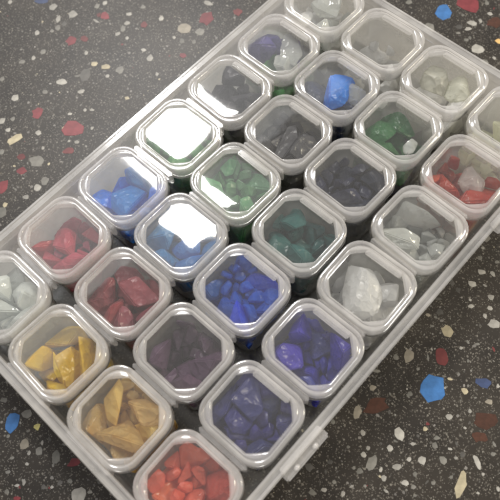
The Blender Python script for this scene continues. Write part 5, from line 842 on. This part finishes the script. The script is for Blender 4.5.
# lids that do not sit quite flat (degrees about the two axes), which is what moves the lamp's reflection from lid to lid
TILT = {(2, 1): (0, 0), (3, 1): (0, 0)}
def facing(cx, cy, tx, ty):
    """small tilt of a lid at (cx, cy) that brings the lamp's mirror image to (cx+tx, cy+ty)"""
    pt = Vector((cx + tx, cy + ty, TOP)) * P
    nrm = ((cam.matrix_world.translation - pt).normalized() + (KEY - pt).normalized()).normalized()
    return (math.atan2(-nrm.y, nrm.z), math.atan2(nrm.x, nrm.z))

proto = None
roots = {}
shared = {}
def copy_tree(o, parent=None):
    c = o.copy()
    COL.objects.link(c)
    if parent: c.parent = parent
    for ch in list(o.children):
        copy_tree(ch, c)
    return c

GROUP = 'small lidded boxes standing in rows in the tray'
def first_box():
    b = thing('lidded_box', 'x', 'box', group=GROUP)
    obj('box_body', body_bm(), M['body'], b)
    lid = obj('lid', frame_bm(), M['frame'], b, smooth=50)
    obj('latch', latch_bm(), M['latch'], lid)
    obj('hinge', hinge_bm(), M['latch'], lid)
    obj('window', window_bm(3, .004), M['window'], lid, smooth=60)
    return b
jr = random.Random(21)
src = first_box()
notch_src = None
for i in range(7):
    for j in range(4):
        b = src if (i, j) == (0, 0) else copy_tree(src)
        roots[(i, j)] = b
for (i, j), b in roots.items():
    cx, cy = i - 3 + jr.uniform(-.012, .012), (1.5 - j) * PY + jr.uniform(-.012, .012)
    b.location = Vector((cx, cy, .028)) * P
    b.rotation_euler = (0, 0, math.radians(jr.uniform(-1.3, 1.3)))
    b['label'] = 'clear lidded box of ' + DESC[(i, j)]
    lid = [c for c in b.children if c.name.startswith('lid')][0]
    win = [c for c in lid.children if c.name.startswith('window')][0]
    me = bpy.data.meshes.new('window')
    bm = window_bm(100 + 7 * j + i, {(3, 0): .001, (2, 0): .0008, (4, 0): .0008, (2, 1): .007}.get((i, j), .003))
    bmesh.ops.scale(bm, vec=(P,) * 3, verts=bm.verts)
    bm.to_mesh(me); bm.free()
    me.materials.append(M['window'])
    me.polygons.foreach_set('use_smooth', [True] * len(me.polygons))
    me.set_sharp_from_angle(angle=math.radians(60))
    win.data = me
    tx, ty = jr.uniform(-.5, .5), jr.uniform(-.5, .5)
    # pivot about the panel's middle
    def tilt(ex, ey):
        R_ = Matrix.Rotation(ey, 4, 'Y') @ Matrix.Rotation(ex, 4, 'X')
        c_ = Vector((0, 0, .946 * P))
        win.matrix_basis = Matrix.Translation(c_) @ R_ @ Matrix.Translation(-c_)
    if (i, j) not in REFLECT:
        lid.rotation_euler = (math.radians(jr.uniform(-.6, .6)), math.radians(jr.uniform(-.6, .6)), math.radians(jr.uniform(-.7, .7)))
    if (i, j) in REFLECT:
        tilt(*facing(cx, cy, *REFLECT[(i, j)]))
    else:
        tilt(math.radians(tx), math.radians(ty))
    if (i, j) in BOXNOTCH:
        if notch_src is None:
            notch_src = obj('lid_bar', notch_bm(), M['latch'], lid)
        else:
            c = notch_src.copy(); COL.objects.link(c); c.parent = lid

# ------------------------------------------------------------------ the glass in them
SHORT = {(0, 0): 'cloudy grey', (1, 0): 'raspberry', (2, 0): 'cobalt', (3, 0): 'leaf green', (4, 0): 'smoky', (5, 0): 'violet', (6, 0): 'far corner',
 (0, 1): 'yellow', (1, 1): 'mauve', (2, 1): 'teal blue', (3, 1): 'jade', (4, 1): 'mid grey', (5, 1): 'bright blue', (6, 1): 'nearly empty',
 (0, 2): 'amber', (1, 2): 'plum', (2, 2): 'ultramarine', (3, 2): 'teal green', (4, 2): 'blue-black', (5, 2): 'mixed green', (6, 2): 'cream',
 (0, 3): 'coral', (1, 3): 'navy', (2, 3): 'indigo', (3, 3): 'frosted white', (4, 3): 'clear', (5, 3): 'red', (6, 3): 'lemon'}
COLNAME = {'raspberry': 'raspberry red', 'cobalt': 'cobalt blue', 'leaf_green': 'leaf green', 'smoke': 'smoky grey', 'violet': 'dark violet', 'yellow': 'bright yellow',
 'mauve': 'mauve red', 'teal_blue': 'teal blue', 'jade': 'jade green', 'grey': 'mid grey', 'night_blue': 'very dark blue', 'bright_blue': 'vivid blue', 'amber': 'amber gold',
 'plum': 'plum purple', 'ultramarine': 'ultramarine blue', 'teal': 'dark teal', 'ink': 'blue-black', 'green': 'bottle green', 'coral': 'coral red', 'navy': 'navy blue',
 'indigo': 'indigo violet', 'white': 'frosted white', 'cream': 'cream', 'pale_yellow': 'pale yellow', 'orange': 'orange', 'red': 'brick red', 'clear': 'clear',
 'clear_grey': 'cloudy grey', 'clear_pink': 'pinkish clear', 'lemon': 'pale lemon'}
def place_in_box(k, x, y):
    """which neighbour a lump lies towards"""
    def nb(di, dj):
        q = (k[0] + di, k[1] + dj)
        return SHORT.get(q, 'tray rim')
    tx = nb(1 if x > 0 else -1, 0) if abs(x) > .11 else None
    ty = nb(0, -1 if y > 0 else 1) if abs(y) > .12 else None
    both = [t for t in (tx, ty) if t]
    if not both: return 'in the middle'
    if len(both) == 2 and both[0] == both[1]: return 'in the tray corner'
    return 'towards ' + ' and '.join(both)
CLABEL = {
 'raspberry': 'raspberry red glass lump inside the only raspberry red box', 'cobalt': 'bright cobalt blue glass lump in the box on the tray edge',
 'leaf_green': 'leaf green glass lump', 'smoke': 'smoky grey glass lump in the box beside the violet and clear lumps',
 'violet': 'dark violet glass lump lying behind the clear lumps', 'yellow': 'opaque yellow glass lump in the bright yellow box',
 'mauve': 'dull mauve red glass lump in the box below the raspberry one', 'teal_blue': 'teal blue glass lump under the half white lid',
 'jade': 'jade green glass lump under the lid with a white edge reflection', 'grey': 'mid grey glass lump between the jade green and night blue boxes',
 'night_blue': 'very dark blue glass lump', 'bright_blue': 'single vivid blue glass lump beside a clear one',
 'amber': 'amber gold glass lump in the box between yellow and coral', 'plum': 'dark plum purple glass lump in the plum box',
 'ultramarine': 'ultramarine blue glass lump in the box beside the indigo one', 'teal': 'dark teal glass lump in the box under the jade one',
 'ink': 'blue-black glass lump in the box beside the clear broken glass', 'green': 'bottle green glass lump in the mixed green and dark box',
 'coral': 'coral red glass lump in the box at the near tray corner', 'navy': 'navy blue glass lump in the box beside the latch tab',
 'indigo': 'deep indigo violet glass lump in the box beside the frosted white one', 'white': 'frosted white glass lump',
 'cream': 'cream coloured stone, one of two in a nearly empty box', 'pale_yellow': 'pale yellowish glass lump', 'orange': 'orange glass lump at the bottom of the red box',
 'red': 'brick red glass lump around the pinkish clear lump', 'clear': 'clear colourless glass lump', 'clear_grey': 'cloudy clear grey glass lump in the box cut off by the frame',
 'clear_pink': 'large pinkish clear lump on top of red glass', 'lemon': 'pale lemon glass lump in the box at the cut off tray corner',
}
SPECIAL = {
 ('leaf_green', 3, 0): 'leaf green glass lump under the fully white reflecting lid', ('leaf_green', 5, 0): 'green glass lump below the violet and clear lumps',
 ('night_blue', 5, 1): 'very dark blue lump under the bright blue and clear lumps', ('night_blue', 5, 2): 'very dark blue lump among bottle green ones',
 ('clear', 5, 0): 'clear rough glass lump in front of the violet ones', ('clear', 6, 0): 'clear glass lump among pale yellow ones at the far corner',
 ('clear', 5, 1): 'clear glass lump with bluish flecks beside the vivid blue one', ('clear', 5, 2): 'small clear lump on top of green and dark glass',
 ('clear', 4, 3): 'colourless broken glass lump in the all clear box', ('pale_yellow', 6, 0): 'pale yellow glass lump in the far corner box',
 ('pale_yellow', 6, 1): 'pale yellow scrap at the bottom of the nearly empty box', ('pale_yellow', 6, 2): 'pale yellow lump underneath the two cream stones',
 ('white', 6, 1): 'tiny white bit in the nearly empty box',
}
beds = {}
loose = set(LOOSE)
named = {}
for (k, c, n, dims), rest in zip(chunk_list(), SETTLED):
    if not rest: continue
    x, y, z, qw, qx, qy, qz = rest
    b = roots[k]
    rz = Matrix.Rotation(b.rotation_euler.z, 4, 'Z')
    inbox = Matrix.LocRotScale(Vector((x, y, z)), Quaternion((qw, qx, qy, qz)), None)
    dims = OWN_SIZE.get(n, dims)
    bm = chunk_bm(n, dims, 26 if n in OWN_SIZE else 13)
    if n not in loose:
        bm.transform(inbox)
        me = bpy.data.meshes.new('tmp'); bm.to_mesh(me); bm.free()
        beds.setdefault((k, c), bmesh.new()).from_mesh(me)
        bpy.data.meshes.remove(me)
        continue
    o = obj('stone' if c == 'cream' else 'glass_lump', bm, M[c], None, smooth=48)
    o.matrix_world = Matrix.Translation(b.location) @ rz @ Matrix.LocRotScale(Vector((x, y, z)) * P, Quaternion((qw, qx, qy, qz)), None)
    lab = SPECIAL.get((c, k[0], k[1]), CLABEL[c])
    if c == 'white' and k == (3, 3):
        lab = {8: 'big frosted white lump filling half its box', 9: 'second largest frosted white lump beside the big one'}.get(n - WHITE0, 'small frosted white lump under the big one')
    tag(o, lab, 'stone' if c == 'cream' else 'glass lump', '%s lumps in the %s box' % (COLNAME[c], SHORT[k]))
    named.setdefault((k, lab), []).append((o, c, x, y, z, max(dims)))
# lumps of one colour in one box: told apart by where they lie, how deep, how big
for (k, lab), lst in named.items():
    if len(lst) == 1: continue
    spots = {}
    for e in lst:
        spots.setdefault(place_in_box(k, e[2], e[3]), []).append(e)
    for sp, es in spots.items():
        es.sort(key=lambda e: -e[4])
        words = [''] if len(es) == 1 else ['upper ', 'lower '] if len(es) == 2 else ['topmost '] + ['middle '] * (len(es) - 2) + ['lowest ']
        mids = sorted(es[1:-1], key=lambda e: -e[5])
        for e, w in zip(es, words):
            if w == 'middle ' and len(mids) > 1: w = ('larger middle ', 'smaller middle ')[min(1, mids.index(e))]
            e[0]['label'] = '%s%s %s in %s box, %s' % (w, COLNAME[e[1]], 'stone' if e[1] == 'cream' else 'glass lump', SHORT[k], sp)
for (k, c), bm in beds.items():
    b = roots[k]
    o = obj('glass_fill', bm, M[c], None, smooth=48)
    o.matrix_world = Matrix.Translation(b.location) @ Matrix.Rotation(b.rotation_euler.z, 4, 'Z')
    o['kind'] = 'stuff'
    tag(o, 'bottom layer of %s glass lumps in the %s box' % (COLNAME[c], SHORT[k]), 'glass fill')
